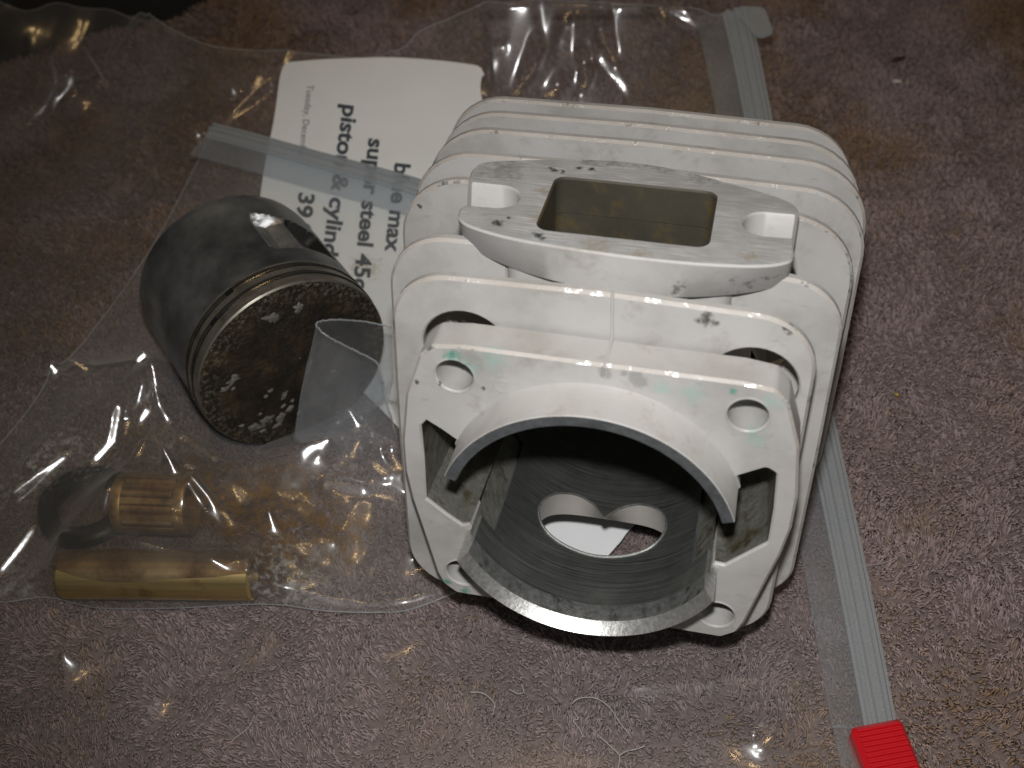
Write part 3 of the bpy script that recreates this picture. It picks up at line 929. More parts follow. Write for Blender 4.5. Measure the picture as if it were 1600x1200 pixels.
def build_piston():
    mat4 = (PB, PC)
    pn = empty('piston', (PC[0] - PA[0] * 18, PC[1] - PA[1] * 18, 0), 'dark used piston with carbon crusted crown lying on its side in the bag', 'piston')
    add = lambda name, vf, mats, smooth=35: mk(name, vf[0], vf[1], mats, pn, mat4=mat4, smooth=smooth, midx=vf[2] if len(vf) > 2 else None)
    R = 21.0
    # ---- skirt with a recess for the pin boss on either side, hollow inside
    nt, nz = 260, 74
    th = np.linspace(0, 2 * PI, nt, endpoint=False)
    zz = np.linspace(-7.5, -35.6, nz)
    V, Fc, MI = [], [], []
    def rec(t, z):
        """depth of the cast-in recess round the pin boss, and whether it is the bright boss or the dark hole"""
        best, kind = 0.0, 0
        for c in (50.0, 230.0):
            d = (math.degrees(t) - c + 180) % 360 - 180
            q = min(1, max(0, (-z - 12.8) / 1.4)) * min(1, max(0, (z + 25.2 + .10 * d) / 1.2))
            if d > 23.5 or d < -21: e = 0
            elif d > 20.5: e = 4.6 * (23.5 - d) / 3.0
            elif d > 4.5: e = .7 + 3.9 * (d - 4.5) / 16.0
            elif d > 1.5: e = .7
            elif d > -.5: e = .7 + 4.5 * (1.5 - d) / 2.0
            else: e = 5.2 * min(1, (d + 21) / 4.0)
            if e * q > best: best = e * q; kind = 1 if d > 1.0 else 2
        return best, kind
    kindm = {}
    recm = np.zeros((nz, nt))
    for j, z in enumerate(zz):
        for i, t in enumerate(th):
            k, kd = rec(t, z); recm[j, i] = k; kindm[j, i] = kd
            r = R - .35 * max(0, (-z - 33.5) / 2.1) - k
            V.append((r * math.cos(t), r * math.sin(t), z))
    for j in range(nz - 1):
        for i in range(nt):
            l = (i + 1) % nt
            Fc.append([j*nt+i, (j+1)*nt+i, (j+1)*nt+l, j*nt+l])
            k = max(recm[j, i], recm[j+1, l]); t = math.degrees(th[i]); z = zz[j]
            hole = min(math.hypot(((t - c + 180) % 360 - 180) * .30, z + 20.5) for c in (46.0, 230.0)) < 4.2
            MI.append(0 if k < .1 else kindm[j, i] or 1)
    b = len(V)
    for z, r in ((-35.6, 18.6), (-9.0, 18.2), (-9.0, 0.1)):
        V += [(r * math.cos(t), r * math.sin(t), z) for t in th]
    last = (nz - 1) * nt
    for i in range(nt):
        l = (i + 1) % nt
        Fc.append([last+i, b+i, b+l, last+l]); MI.append(0)
        Fc.append([b+i, b+nt+i, b+nt+l, b+l]); MI.append(0)
        Fc.append([b+nt+i, b+2*nt+i, b+2*nt+l, b+nt+l]); MI.append(0)
    add('skirt', (V, Fc, MI), [M['piston'], M['bright_cast'], M['groove']], 40)
    # ---- ring belt: lands and grooves
    prof = [(20.55, 0.0), (20.85, -.35), (20.9, -2.6), (19.2, -2.62), (19.2, -4.0), (20.9, -4.02), (20.9, -5.6), (19.2, -5.62), (19.2, -7.0), (20.95, -7.02), (21.0, -7.6)]
    V, Fc, PJ = lathe(prof, 160)
    add('ring_belt', (V, Fc, [1 if k in (2, 3, 4, 6, 7, 8) else 0 for k in PJ]), [M['land'], M['groove']])
    for z, gap in ((-3.3, 124.5), (-6.3, 108.5)):
        V, Fc, _ = lathe([(19.4, z - .58), (21.05, z - .58), (21.15, z - .4), (21.15, z + .4), (21.05, z + .58), (19.4, z + .58)], 150,
                         math.radians(gap + 2.4), math.radians(gap + 357.6), True, True)
        add('piston_ring', (V, Fc), M['ring'])
    # ---- crown, crusted and slightly domed
    V, Fc = [], []
    rs = np.linspace(0, 20.56, 34); nn = 120
    for r in rs:
        for i in range(nn):
            a = 2 * PI * i / nn
            x, y = r * math.cos(a), r * math.sin(a)
            h = .9 * (1 - (r / 20.6) ** 2) + (.5 * fbm(x, y, 5, 3, 41) - .25) * min(1, (20.6 - r) / 1.2)
            V.append((x, y, h + .02))
    for j in range(len(rs) - 1):
        for i in range(nn):
            l = (i + 1) % nn
            Fc.append([j*nn+i, (j+1)*nn+i, (j+1)*nn+l, j*nn+l])
    cr = add('crown', (V, Fc), M['crown'], 60)
    # ---- bare metal flakes where the carbon has come off
    fk = [(-1.4, 14.9, 1.6, 1.3, 1.2), (4.1, 14.3, 1.3, .9, .3), (-12.8, 4.5, 2.3, .55, .5), (-15.2, 3.0, 1.3, .7, .2), (-13.6, 2.3, .8, .6, 0), (-6.6, -2.6, .8, .6, .3), (-8.0, -3.6, .6, .8, 0),
          (-4.2, -5.6, 1.4, .45, .9), (-9.6, -10.4, 2.5, .7, .3), (-12.2, -10.4, 1.7, .8, .1), (-6.3, -11.2, 1.9, .6, .6), (-4.0, -10.2, 1.2, .8, .5), (-7.6, -13.0, 1.7, .55, .2),
          (-5.2, -8.4, .7, .7, .4), (-10.3, -7.6, .6, .8, .4), (1.2, 2.3, .28, 1, 0), (-3.0, -8.2, .5, .8, .3), (-10.9, -12.7, 1.1, .7, .1), (-14.6, -8.6, .7, .7, 0), (-2.4, -12.4, .8, .6, .3)]
    for q, (x, y, r, asp, rot) in enumerate(fk):
        ol = np.array(blob(x, y, r, 26, 100 + q, asp, rot))
        z0 = .9 * (1 - ((x*x + y*y)) / 20.6**2) + .12
        V = [(x, y, z0 + .10)]; n = len(ol)
        V += [(x + (p[0]-x)*.6, y + (p[1]-y)*.6, z0 + .06 + .06 * math.sin(i * 2.3 + q)) for i, p in enumerate(ol)]
        V += [(p[0], p[1], z0 - .30) for p in ol]
        Fc = [[0, 1+i, 1+(i+1) % n] for i in range(n)] + [[1+i, 1+n+i, 1+n+(i+1) % n, 1+(i+1) % n] for i in range(n)]
        o = mk('metal_flake', V, Fc, M['flake'], pn, mat4=mat4, smooth=60)
        mb = o.matrix_basis.copy(); o.parent = cr; o.matrix_basis = cr.matrix_basis.inverted() @ mb
build_piston()

# ================================================================ PIN, BEARING, RING
def frame_x(p0, p1):
    """matrix with local z along p0->p1"""
    z = np.array(p1, float) - np.array(p0, float); L = np.linalg.norm(z); z /= L
    y = np.array([0, 0, 1.0]) - z * z[2]; y /= np.linalg.norm(y)
    return np.stack([np.cross(y, z), y, z], 1), L
def build_small_parts():
    p0, p1 = at(100, 897, 5.0), at(399, 899, 5.0)
    p0[2] = p1[2] = 5.0
    B, L = frame_x(p0, p1)
    V, Fc, _ = lathe([(3.2, .3), (4.5, 0), (4.9, .5), (4.9, L - .5), (4.5, L), (3.2, L - .3)], 64, closed_profile=True)
    o = mk('piston_pin', np.array(V) , Fc, M['pin'], None, mat4=(B, p0))
    tag(o, 'brass tinted hollow piston pin along the lower edge of the small bag', 'pin')
    q0, q1 = at(190, 786, 6.2), at(302, 790, 6.2)
    q0[2] = q1[2] = 6.4
    B, L = frame_x(q0, q1)
    nb = empty('needle_bearing', (q0[0] * .5 + q1[0] * .5, q0[1] * .5 + q1[1] * .5, 0), 'small oil stained needle roller bearing just above the pin', 'bearing')
    for a, b in ((0, 2.2), (L - 2.2, L)):
        V, Fc, _ = lathe([(5.0, a), (6.1, a), (6.2, a + .2), (6.2, b - .2), (6.1, b), (5.0, b)], 60, closed_profile=True)
        mk('cage_ring', V, Fc, M['cage'], nb, mat4=(B, q0))
    n = 11
    V, Fc, _ = lathe([(0.01, 2.3), (1.0, 2.4), (1.0, L - 2.4), (0.01, L - 2.3)], 12)
    for i in range(n):
        a = 2 * PI * i / n + .08
        c, s = math.cos(a), math.sin(a)
        mk('roller', [(x + 5.35 * c, y + 5.35 * s, z) for x, y, z in V], Fc, M['roller'], nb, mat4=(B, q0))
        a2 = a + PI / n
        c, s = math.cos(a2), math.sin(a2)
        bx = [(u * c - w * s, u * s + w * c, z) for z in (2.0, L - 2.0) for u, w in ((5.0, -.62), (6.12, -.62), (6.12, .62), (5.0, .62))]
        mk('cage_bar', bx, [[0, 1, 5, 4], [1, 2, 6, 5], [2, 3, 7, 6], [3, 0, 4, 7]], M['cage'], nb, mat4=(B, q0))
    c = at(136, 792, 1.5)
    V, Fc, _ = lathe([(6.2, 0), (9.4, 0), (10.0, .6), (10.0, 2.6), (9.4, 3.2), (6.4, 3.2), (6.0, 2.6)], 80, closed_profile=True)
    V = [(x * (1 + .02 * math.sin(5 * math.atan2(y, x))), y, z + .25 * math.sin(3 * math.atan2(y, x))) for x, y, z in V]
    o = mk('spacer_ring', V, Fc, M['oilring'], None, mat4=(np.eye(3), np.array([c[0], c[1], .3])))
    tag(o, 'flat oil black ring left of the needle bearing inside the small bag', 'ring')
    return (p0, p1), (q0, q1), c
PIN, BEAR, RINGC = build_small_parts()

# ================================================================ height fields of the soft things
def clothh(x, y):
    yb = np.interp(x, [-260, -150, -132, -116, -100, -91, -78, -60], [138, 146, 155, 162, 163, 172, 200, 260])
    d = y - yb
    return np.where(d > 0, 15 * (1 - np.exp(-np.clip(d, 0, 99) / 6.0)), 0) * (.75 + .5 * fbm(x, y, 22, 2, 61)) + np.where(d > 0, .4, 0)
def ramp_h(x, y):           # the bags lift a little towards the back
    return 34.0 * sstep(20, 165, y) * sstep(-125, -65, x)
def paper_h(x, y):
    x = np.asarray(x, float); y = np.asarray(y, float)
    return 2.2 + ramp_h(x, y) + 1.6 * (vnoise(x, y, 38, 71) - .5) * sstep(10, 60, y) + .35 * (vnoise(x, y, 9, 73) - .5)
def tri(x): return 2 * np.abs(x - np.floor(x + .5))
def crumple(x, y, cell, seed, n=7):
    g = np.random.default_rng(seed)
    wx = x + cell * .5 * (vnoise(x, y, cell * 1.3, seed + 1) - .5); wy = y + cell * .5 * (vnoise(x, y, cell * 1.3, seed + 2) - .5)
    h = 0
    for i in range(n):
        a = g.uniform(0, PI); f = g.uniform(.6, 1.6) / cell
        m = np.clip(vnoise(x, y, cell * 1.6, seed + 5 + i) * 2.2 - .7, 0, 1)
        h = h + m * tri((wx * math.cos(a) + wy * math.sin(a)) * f + g.uniform()) / (f * cell)
    return h / n
def crease(x, y, pts, wid, amp, p=1.6):
    """sharp fold along a polyline of ground points"""
    d = np.full(np.shape(x), 1e9)
    P = [np.array(q[:2]) for q in pts]
    for a, b in zip(P[:-1], P[1:]):
        ab = b - a; L2 = ab @ ab + 1e-9
        t = np.clip(((x - a[0]) * ab[0] + (y - a[1]) * ab[1]) / L2, 0, 1)
        d = np.minimum(d, np.hypot(x - a[0] - t * ab[0], y - a[1] - t * ab[1]))
    return amp * np.clip(1 - d / wid, 0, 1) ** p
def gp(*px, h=1.5): return [at(u, v, h) for u, v in px]

def piston_under(x, y):
    ah = PA[:2] / np.linalg.norm(PA[:2])
    s = (x - PC[0]) * ah[0] + (y - PC[1]) * ah[1]
    d = -(x - PC[0]) * ah[1] + (y - PC[1]) * ah[0]
    zc = PC[2] + s * math.tan(PEL)
    under = zc - np.sqrt(np.clip(21.15**2 - d**2, 0, None))
    return np.where((s > -37) & (s < 1.5) & (np.abs(d) < 21.1), under - .35, 1e3)

def tent(X, Y, o, pts, wid=.9):
    """raise the support under a film along a polyline of (px, py, height): folds hang from it"""
    P = []
    for u, v, h in reversed(pts):
        if h is None:                 # a fold seen square on: same distance from the lens as the next point
            d = W @ np.array([(u - 800) / F_PX, (v - 600) / F_PX, 1.0])
            P.append(CPOS + d / np.linalg.norm(d) * np.linalg.norm(P[-1] - CPOS))
        else: P.append(at(u, v, h))
    P = P[::-1]
    if len(P) == 1: P = P * 2
    for a, b in zip(P[:-1], P[1:]):
        ab = (b - a)[:2]; L2 = ab @ ab + 1e-9
        t = np.clip(((X - a[0]) * ab[0] + (Y - a[1]) * ab[1]) / L2, 0, 1)
        d = np.hypot(X - a[0] - t * ab[0], Y - a[1] - t * ab[1])
        o = np.where(d < wid, np.maximum(o, a[2] + (b[2] - a[2]) * t - .35 * d), o)
    return o
def glints(xs, ys, H, lst):
    """press narrow flat folds into a film that lie square to the lens: they throw the flash straight back"""
    X, Y = np.meshgrid(xs, ys)
    flash = CPOS + W @ np.array([-1.0, -21.0, 1.0])
    bulb = np.array([30.0, 300.0, 1400.0])
    for pts, wid, *src in lst:
        fn = sampler(xs, ys, H)
        P = []
        q0 = at(pts[-1][0], pts[-1][1], 8)
        n1, n2 = CPOS - q0, (bulb if src else flash) - q0
        n = n1 / np.linalg.norm(n1) + n2 / np.linalg.norm(n2)        # the fold's normal halves the angle between lens and lamp
        for u, v, h in reversed(pts):
            d = W @ np.array([(u - 800) / F_PX, (v - 600) / F_PX, 1.0])
            P.append(CPOS + d * (((P[-1] - CPOS) @ n) / (d @ n)) if h is None else at_surf(u, v, fn, .2))
        P = P[::-1]
        best = np.full(X.shape, 1e9); hp = np.zeros(X.shape)
        for a, b in zip(P[:-1], P[1:]):
            ab = (b - a)[:2]; L2 = ab @ ab + 1e-9
            t = np.clip(((X - a[0]) * ab[0] + (Y - a[1]) * ab[1]) / L2, 0, 1)
            qx, qy = a[0] + t * ab[0], a[1] + t * ab[1]
            d = np.hypot(X - qx, Y - qy)
            h = a[2] + (b[2] - a[2]) * t - (n[0] * (X - qx) + n[1] * (Y - qy)) / n[2]
            # a little crown across the fold so that the streak tapers
            m = d < best
            best = np.where(m, d, best); hp = np.where(m, h - .012 * d * d, hp)
        k = sstep(wid + 1.6, wid, best)
        H = H * (1 - k) + np.maximum(hp, .8) * k
    return H
def membrane(base, o, it, sag):
    h = np.maximum(base, o)
    lo = h.copy()
    for _ in range(it):
        a = .25 * (np.roll(h, 1, 0) + np.roll(h, -1, 0) + np.roll(h, 1, 1) + np.roll(h, -1, 1))
        h = np.maximum(lo, a - sag)
    return h
def sampler(xs, ys, H):
    st = xs[1] - xs[0]
    def f(x, y):
        x = np.asarray(x, float); y = np.asarray(y, float)
        fx = np.clip((x - xs[0]) / st, 0, len(xs) - 1.001); fy = np.clip((y - ys[0]) / st, 0, len(ys) - 1.001)
        i = fx.astype(int); j = fy.astype(int); u = fx - i; v = fy - j
        return (H[j, i]*(1-u) + H[j, i+1]*u)*(1-v) + (H[j+1, i]*(1-u) + H[j+1, i+1]*u)*v
    return f

# ---- large bag
def build_big_field():
    xs = np.arange(-245, 116, .8); ys = np.arange(-130, 226, .8)
    X, Y = np.meshgrid(xs, ys)
    back = sstep(-35, 0, X) * sstep(95, 150, Y)
    base = .95 + .6 * vnoise(X, Y, 42, 81) + ramp_h(X, Y) * sstep(0, 40, Y) * .92
    c = clothh(X, Y)
    base = np.where(c > .3, np.maximum(base, c + 1.0), base)
    o = np.full(X.shape, -9.0)
    for p in BIG_TENTS: o = tent(X, Y, o, p, 1.3)
    h = membrane(base, o, 420, .009)
    left = np.exp(-(((X + 135) / 48)**2 + ((Y - 128) / 46)**2))
    amp = .7 + 13 * back + 11 * left
    h = h + (amp * crumple(X, Y, 24, 82) + 1.6 * (back + left) * crumple(X, Y, 10, 86) - .25 * amp)
    h = glints(xs, ys, h, BIG_GLINTS)
    flat = (X > -66) & (X < 0) & (Y < 150)
    h = np.where(flat, np.minimum(h, paper_h(X, Y) - .8), h)
    h = np.minimum(h, np.where((X > -40) & (X < 62) & (Y < 40) & (Y > -75), 1.4, 1e3))
    return sampler(xs, ys, np.minimum(h, piston_under(X, Y) - .6))
BIG_TENTS = [[(462, 36, 17), (440, 100, 15), (410, 150, 13), (352, 193, 12)], [(440, 120, 13), (405, 130, 12), (395, 165, 11)],
             [(843, 98, 17), (846, 140, 12)], [(892, 20, 34), (872, 92, 24), (832, 130, 18), (800, 150, 12)],
             [(932, 5, 34), (945, 60, 27), (965, 105, 20), (975, 150, 12)], [(1030, 0, 33), (1040, 50, 25)], [(905, 130, 18), (918, 95, 25), (930, 140, 17)],
             [(612, 84, 22), (650, 46, 26), (710, 22, 31), (790, 3, 35), (1000, 5, 34), (1148, 18, 23)],  [(86, 122, 14), (120, 126, 9), (172, 126, 5), (216, 118, 3)],
             [(770, 60, 28), (776, 130, 17)], [(310, 66, 15), (255, 58, 16), (210, 28, 18)], [(1060, 40, 27), (1115, 62, 20)], [(205, 27, 18), (330, 100, 8), (360, 145, 7)],
             [(1180, 1142, 3.4), (1206, 1130, 3.2)], [(368, 993, 3), (396, 987, 3)], [(88, 1036, 3.6), (108, 1028, 3.6)], [(600, 985, 3), (626, 980, 2.8)], [(1000, 1060, 2.2), (1240, 1020, 2.2)], [(30, 1120, 2.6), (240, 1090, 2.6)]]
BIG_GLINTS = [([(846, 2, None), (850, 45, None), (843, 98, 1)], .7), ([(936, 96, None), (955, 112, None), (976, 137, 1)], .9), ([(80, 90, None), (88, 122, None), (74, 165, None), (48, 188, 1)], .9),
              ([(114, 112, None), (106, 140, None), (82, 166, 1)], .7), ([(362, 136, None), (366, 147, 1)], .6), ([(620, 76, None), (645, 58, None), (690, 36, 1)], .5), ([(775, 72, None), (772, 104, 1)], .7),
              ([(884, 42, None), (876, 66, 1)], .6), ([(232, 27, 1), (266, 33, 1)], .5), ([(98, 1020, None), (104, 1033, 1)], .4), ([(1190, 1130, None), (1200, 1146, 1)], .4), ([(306, 206, None), (312, 214, 1)], .6), ([(596, 982, 1), (614, 984, 1)], .35),
              ([(820, 118, None), (826, 132, 1)], .7), ([(1045, 22, None), (1090, 42, 1)], .4), ([(130, 70, None), (165, 126, 1)], .35),
              ([(461, 40, None), (452, 72, None), (441, 104, 1)], .5, 1), ([(427, 142, None), (406, 160, None), (380, 178, None), (352, 194, 1)], .5, 1), ([(404, 118, None), (396, 134, 1)], .6, 1), ([(838, 104, None), (820, 128, None), (803, 148, 1)], .5, 1),
              ([(872, 138, None), (852, 150, 1)], .7, 1), ([(912, 104, None), (918, 122, None), (908, 140, 1)], .7, 1), ([(938, 50, None), (948, 76, None), (962, 98, 1)], .5, 1), ([(1029, 8, None), (1037, 34, 1)], .7, 1), ([(760, 66, 1), (784, 66, 1)], .6, 1),
              ([(890, 20, None), (884, 34, 1)], .7, 1), ([(1204, 1150, None), (1192, 1165, 1)], .5, 1)]
big_h = build_big_field()

# ---- small bag: a film drawn over pin, bearing and ring
def build_small_field(step, init=None):
    xs = np.arange(-150, 21, step); ys = np.arange(-75, 121, step)
    X, Y = np.meshgrid(xs, ys)
    def cyl_o(p0, p1, r):
        d = p1[:2] - p0[:2]; L = np.linalg.norm(d); d = d / L
        s = (X - p0[0]) * d[0] + (Y - p0[1]) * d[1]; w = -(X - p0[0]) * d[1] + (Y - p0[1]) * d[0]
        return np.where((s > -.3) & (s < L + .3) & (np.abs(w) < r), p0[2] + np.sqrt(np.clip(r*r - w*w, 0, None)) + .3, -5)
    o = np.maximum(cyl_o(PIN[0], PIN[1], 5.1), cyl_o(BEAR[0], BEAR[1], 6.45))
    rr = np.hypot(X - RINGC[0], Y - RINGC[1])
    o = np.maximum(o, np.where(rr < 10.4, 4.1, -5))
    hard = o.copy()
    base = 1.7 + ramp_h(X, Y)
    base = np.where((X > -66) & (Y > 5), paper_h(X, Y) + .5, base)
    for p in SMALL_TENTS: o = tent(X, Y, o, p, .8)
    if init is None:
        return sampler(xs, ys, membrane(base, o, 520, .008))
    h = membrane(base, np.maximum(o, init(X, Y)), 25, .002)
    low = sstep(20, -20, Y)
    lift = np.clip((h - np.maximum(hard, base)) / 2, 0, 1)
    wr = (1.0 + 6.5 * low) * (crumple(X, Y, 19, 91) - .18) + 1.3 * low * crumple(X, Y, 8, 95)
    h = np.maximum(h + wr * (.25 + .75 * lift) * sstep(-6, -24, X), hard)
    h = np.maximum(glints(xs, ys, h, SMALL_GLINTS), hard)
    return sampler(xs, ys, np.minimum(h, piston_under(X, Y)))
SMALL_TENTS = [[(236, 566, 15), (187, 640, 12)], [(236, 566, None), (205, 640, 7.5)], [(236, 566, 15), (222, 600, 12), (212, 642, 8)], [(236, 568, None), (250, 634, 10), (300, 690, 8), (345, 735, 7)],
               [(232, 640, 10), (221, 662, 8)], [(250, 634, 11), (330, 790, 10)], [(345, 735, 7), (440, 722, 8), (512, 688, 10)], [(512, 688, 10), (480, 742, 7), (520, 762, 7), (566, 767, 5)],
               [(98, 834, 10), (200, 846, 12.5), (330, 872, 12), (380, 892, None), (406, 911, 7.5)], [(588, 720, 8), (636, 755, 6)],
               [(40, 722, 5), (110, 662, 6), (236, 566, 15)], [(60, 586, 3), (236, 560, 12)], [(600, 625, 10), (640, 705, 9)], [(430, 832, 5), (520, 846, 4)], [(12, 925, 3.5), (80, 902, 5)], [(566, 767, 5), (640, 850, 5)]]
SMALL_GLINTS = [([(187, 640, None), (178, 690, None), (150, 716, 1)], .55), ([(48, 830, None), (25, 860, None), (3, 890, 1)], .5), ([(372, 886, None), (392, 898, None), (408, 912, 1)], .5), ([(478, 950, 1), (500, 957, 1), (580, 960, 1), (660, 953, 1)], .35),
                ([(510, 757, 1), (566, 767, 1)], .55), ([(250, 634, None), (262, 655, 1)], .3), ([(290, 684, 1), (335, 716, 1)], .3), ([(400, 728, 1), (470, 712, 1), (512, 688, 1)], .3), ([(222, 600, None), (212, 642, 1)], .25),
                ([(241, 600, None), (249, 634, 1)], .25), ([(228, 640, None), (220, 655, 1)], .4), ([(226, 553, None), (216, 563, 1)], .5), ([(596, 700, None), (606, 716, 1)], .4),
                ([(78, 566, None), (86, 580, 1)], .6), ([(20, 770, None), (60, 740, None), (100, 715, 1)], .35), ([(300, 745, None), (325, 775, None), (345, 810, 1)], .35), ([(60, 905, 1), (140, 925, 1)], .3), ([(420, 800, None), (430, 830, 1)], .4), ([(545, 640, None), (560, 665, 1)], .4),
                ([(255, 700, None), (275, 740, 1)], .35),
                ([(202, 660, None), (196, 676, 1)], .4, 1), ([(226, 690, None), (214, 712, 1)], .4, 1), ([(586, 726, None), (600, 740, 1)], .6, 1), ([(612, 712, None), (626, 734, 1)], .45, 1), ([(456, 905, 1), (512, 903, 1)], .4, 1),
                ([(560, 690, None), (552, 706, 1)], .5, 1), ([(112, 562, None), (134, 576, 1)], .6, 1), ([(352, 800, None), (362, 818, 1)], .5, 1)]
small_h = build_small_field(.4, build_small_field(.8))
def sheet(bottom, top, nu, nv, fn, bow=None):
    """film between two boundary curves, heights from fn"""
    def rs(c, n):
        c = np.asarray(c, float)[:, :2]
        s = np.concatenate([[0], np.cumsum(np.hypot(*np.diff(c, axis=0).T))]); q = np.linspace(0, s[-1], n)
        return np.stack([np.interp(q, s, c[:, 0]), np.interp(q, s, c[:, 1])], 1)
    B, T = rs(bottom, nu), rs(top, nu)
    v = np.linspace(0, 1, nv)[:, None, None]
    P = B[None] * (1 - v) + T[None] * v
    x, y = P[..., 0], P[..., 1]
    z = fn(x, y)
    V = np.stack([x, y, z], -1).reshape(-1, 3)
    Fc = [[j*nu+i, j*nu+i+1, (j+1)*nu+i+1, (j+1)*nu+i] for j in range(nv-1) for i in range(nu-1)]
    return V, Fc, P

def sweep(path, side, prof, scale=None):
    """closed cross-section prof [(offset along side, height)] swept along a path"""
    P = np.asarray(path, float); n = len(P); m = len(prof)
    T = np.gradient(P, axis=0); T /= np.linalg.norm(T, axis=1)[:, None]
    V, Fc = [], []
    for i in range(n):
        up = np.array([0, 0, 1.0])
        w = np.cross(T[i], up); w /= np.linalg.norm(w); w = w * side
        k = 1 if scale is None else scale[i]
        V += [tuple(P[i] + w * a * k + up * b) for a, b in prof]
    for i in range(n - 1):
        for j in range(m):
            l = (j + 1) % m
            Fc.append([i*m+j, i*m+l, (i+1)*m+l, (i+1)*m+j])
    Fc.append(list(range(m))); Fc.append([(n-1)*m + j for j in reversed(range(m))])
    return V, Fc

# ================================================================ LARGE BAG
def build_big_bag():
    top = [(-235, 205, 0), (-190, 190, 0)] + [at_surf(u, v, big_h) for u, v in ((0, 4), (110, 8), (205, 27), (310, 66), (450, 78), (610, 81), (655, 50), (700, 30), (790, 5), (900, 2), (1000, 7), (1100, 18), (1148, 18))]
    bottom = [(-175, -118, 0), (58.0, -118, 0)]
    loc = (0, 0, 0)
    bag = empty('large_zip_bag', (0, 0, 0), 'large clear zip bag spread flat beneath the parts with a red slider', 'plastic bag')
    dirt = [([(*at(30, 60, 12), 20)], (.5, .55, .6), .0, 60, .4, .7, .5)]
    V, Fc, P = sheet(bottom, catmull(np.array(top), 6), 430, 400, big_h)
    mk('film', V, Fc, m_film('clear_bag_film', .024, .15, refl=.07), bag, smooth=180)
    te = P[-1]
    mk('film_rim', *tube([(x, y, float(big_h(x, y)) + .05) for x, y in te[::2]], .11, 5), M['film_edge'], bag)
    # ---- zip track on the right edge
    zp = [at(u, v, h) for u, v, h in ((1138, -25, 24), (1150, 20, 24), (1168, 100, 20), (1195, 240, 13), (1228, 400, 7.5), (1262, 570, 4.5), (1300, 750, 2.8), (1335, 920, 2.2), (1372, 1115, 2.2), (1378, 1150, 2.2), (1394, 1230, 2.2), (1404, 1290, 2.2))]
    zp = zp[1:]
    pa = catmull(np.array(zp), 8)
    n = len(pa)
    sc = np.interp(np.linspace(0, 1, n), [0, .35, 1], [1.28, 1.12, .88])
    rib = [(-2.9, -.3), (-2.9, .5), (-2.3, .6), (-1.9, 1.5), (-1.2, 1.5), (-1.0, .7), (-.3, .7), (-.1, 1.6), (.6, 1.6), (.8, .7), (1.4, .7), (1.6, 1.3), (2.2, 1.3), (2.4, .5), (2.9, .4), (2.9, -.3)]
    mk('zip_track', *sweep(pa, 1, rib, sc), M['zip'], bag)
    lip = [(2.95, -.15), (2.95, .25), (5, .35), (8.6, .1), (8.6, -.35), (5, .0)]
    mk('zip_header', *sweep(pa, 1, lip, sc), m_film('hazy_header_film', .07, .12, (.93, .945, .96), .05), bag)
    tb = at(1163, 32, 24)
    to = rounded([(tb[0] - 3, tb[1] + 7), (tb[0] + 6.5, tb[1] + 5), (tb[0] + 6.5, tb[1] - 7), (tb[0] + 2, tb[1] - 9)], 2.4, 5)
    V, Fc, _ = plate(to, [], 24.6, 23.4, .3)
    mk('zip_end_tab', V, Fc, M['zip'], bag)
    # ---- red slider, ribbed across
    a, b = at(1329, 1134, 5.6), at(1409, 1119, 5.6)
    w = b - a; w[2] = 0; wl = np.linalg.norm(w); w /= wl
    t = np.array([w[1], -w[0], 0])                      # towards the viewer
    c = (a + b) / 2 + t * 9; c[2] = 0
    Bm = np.stack([w, -t, [0, 0, 1]], 1)
    ol = rounded([(-wl/2, 9), (wl/2, 9), (wl/2, -9), (-wl/2, -9)], 1.0, 5)
    V, Fc, _ = plate(ol, [], 5.3, .3, .7)
    sl = mk('slider', V, Fc, M['red'], bag, mat4=(Bm, c))
    ribp = []
    rv, rf = [], []
    hw = wl / 2 - .75
    seg = 10
    for s_ in (-1, 1):
        for q in range(seg + 1):
            an = PI * q / seg
            rv.append((s_ * hw, .34 * math.cos(an), .55 * math.sin(an)))
    for q in range(seg): rf.append([q, q+1, seg+1+q+1, seg+1+q])
    rf.append(list(range(seg + 1))); rf.append([seg+1+q for q in reversed(range(seg+1))])
    base = None
    for q in range(17):
        y = 7.9 - q * .93
        if base is None:
            base = mk('rib', rv, rf, M['red'], sl, mat4=(np.eye(3), np.zeros(3)), smooth=60)
            r = base
        else:
            r = base.copy(); COL.objects.link(r); r.parent = sl
        r.matrix_basis = Matrix.Translation((0, y * S, 5.25 * S))
build_big_bag()

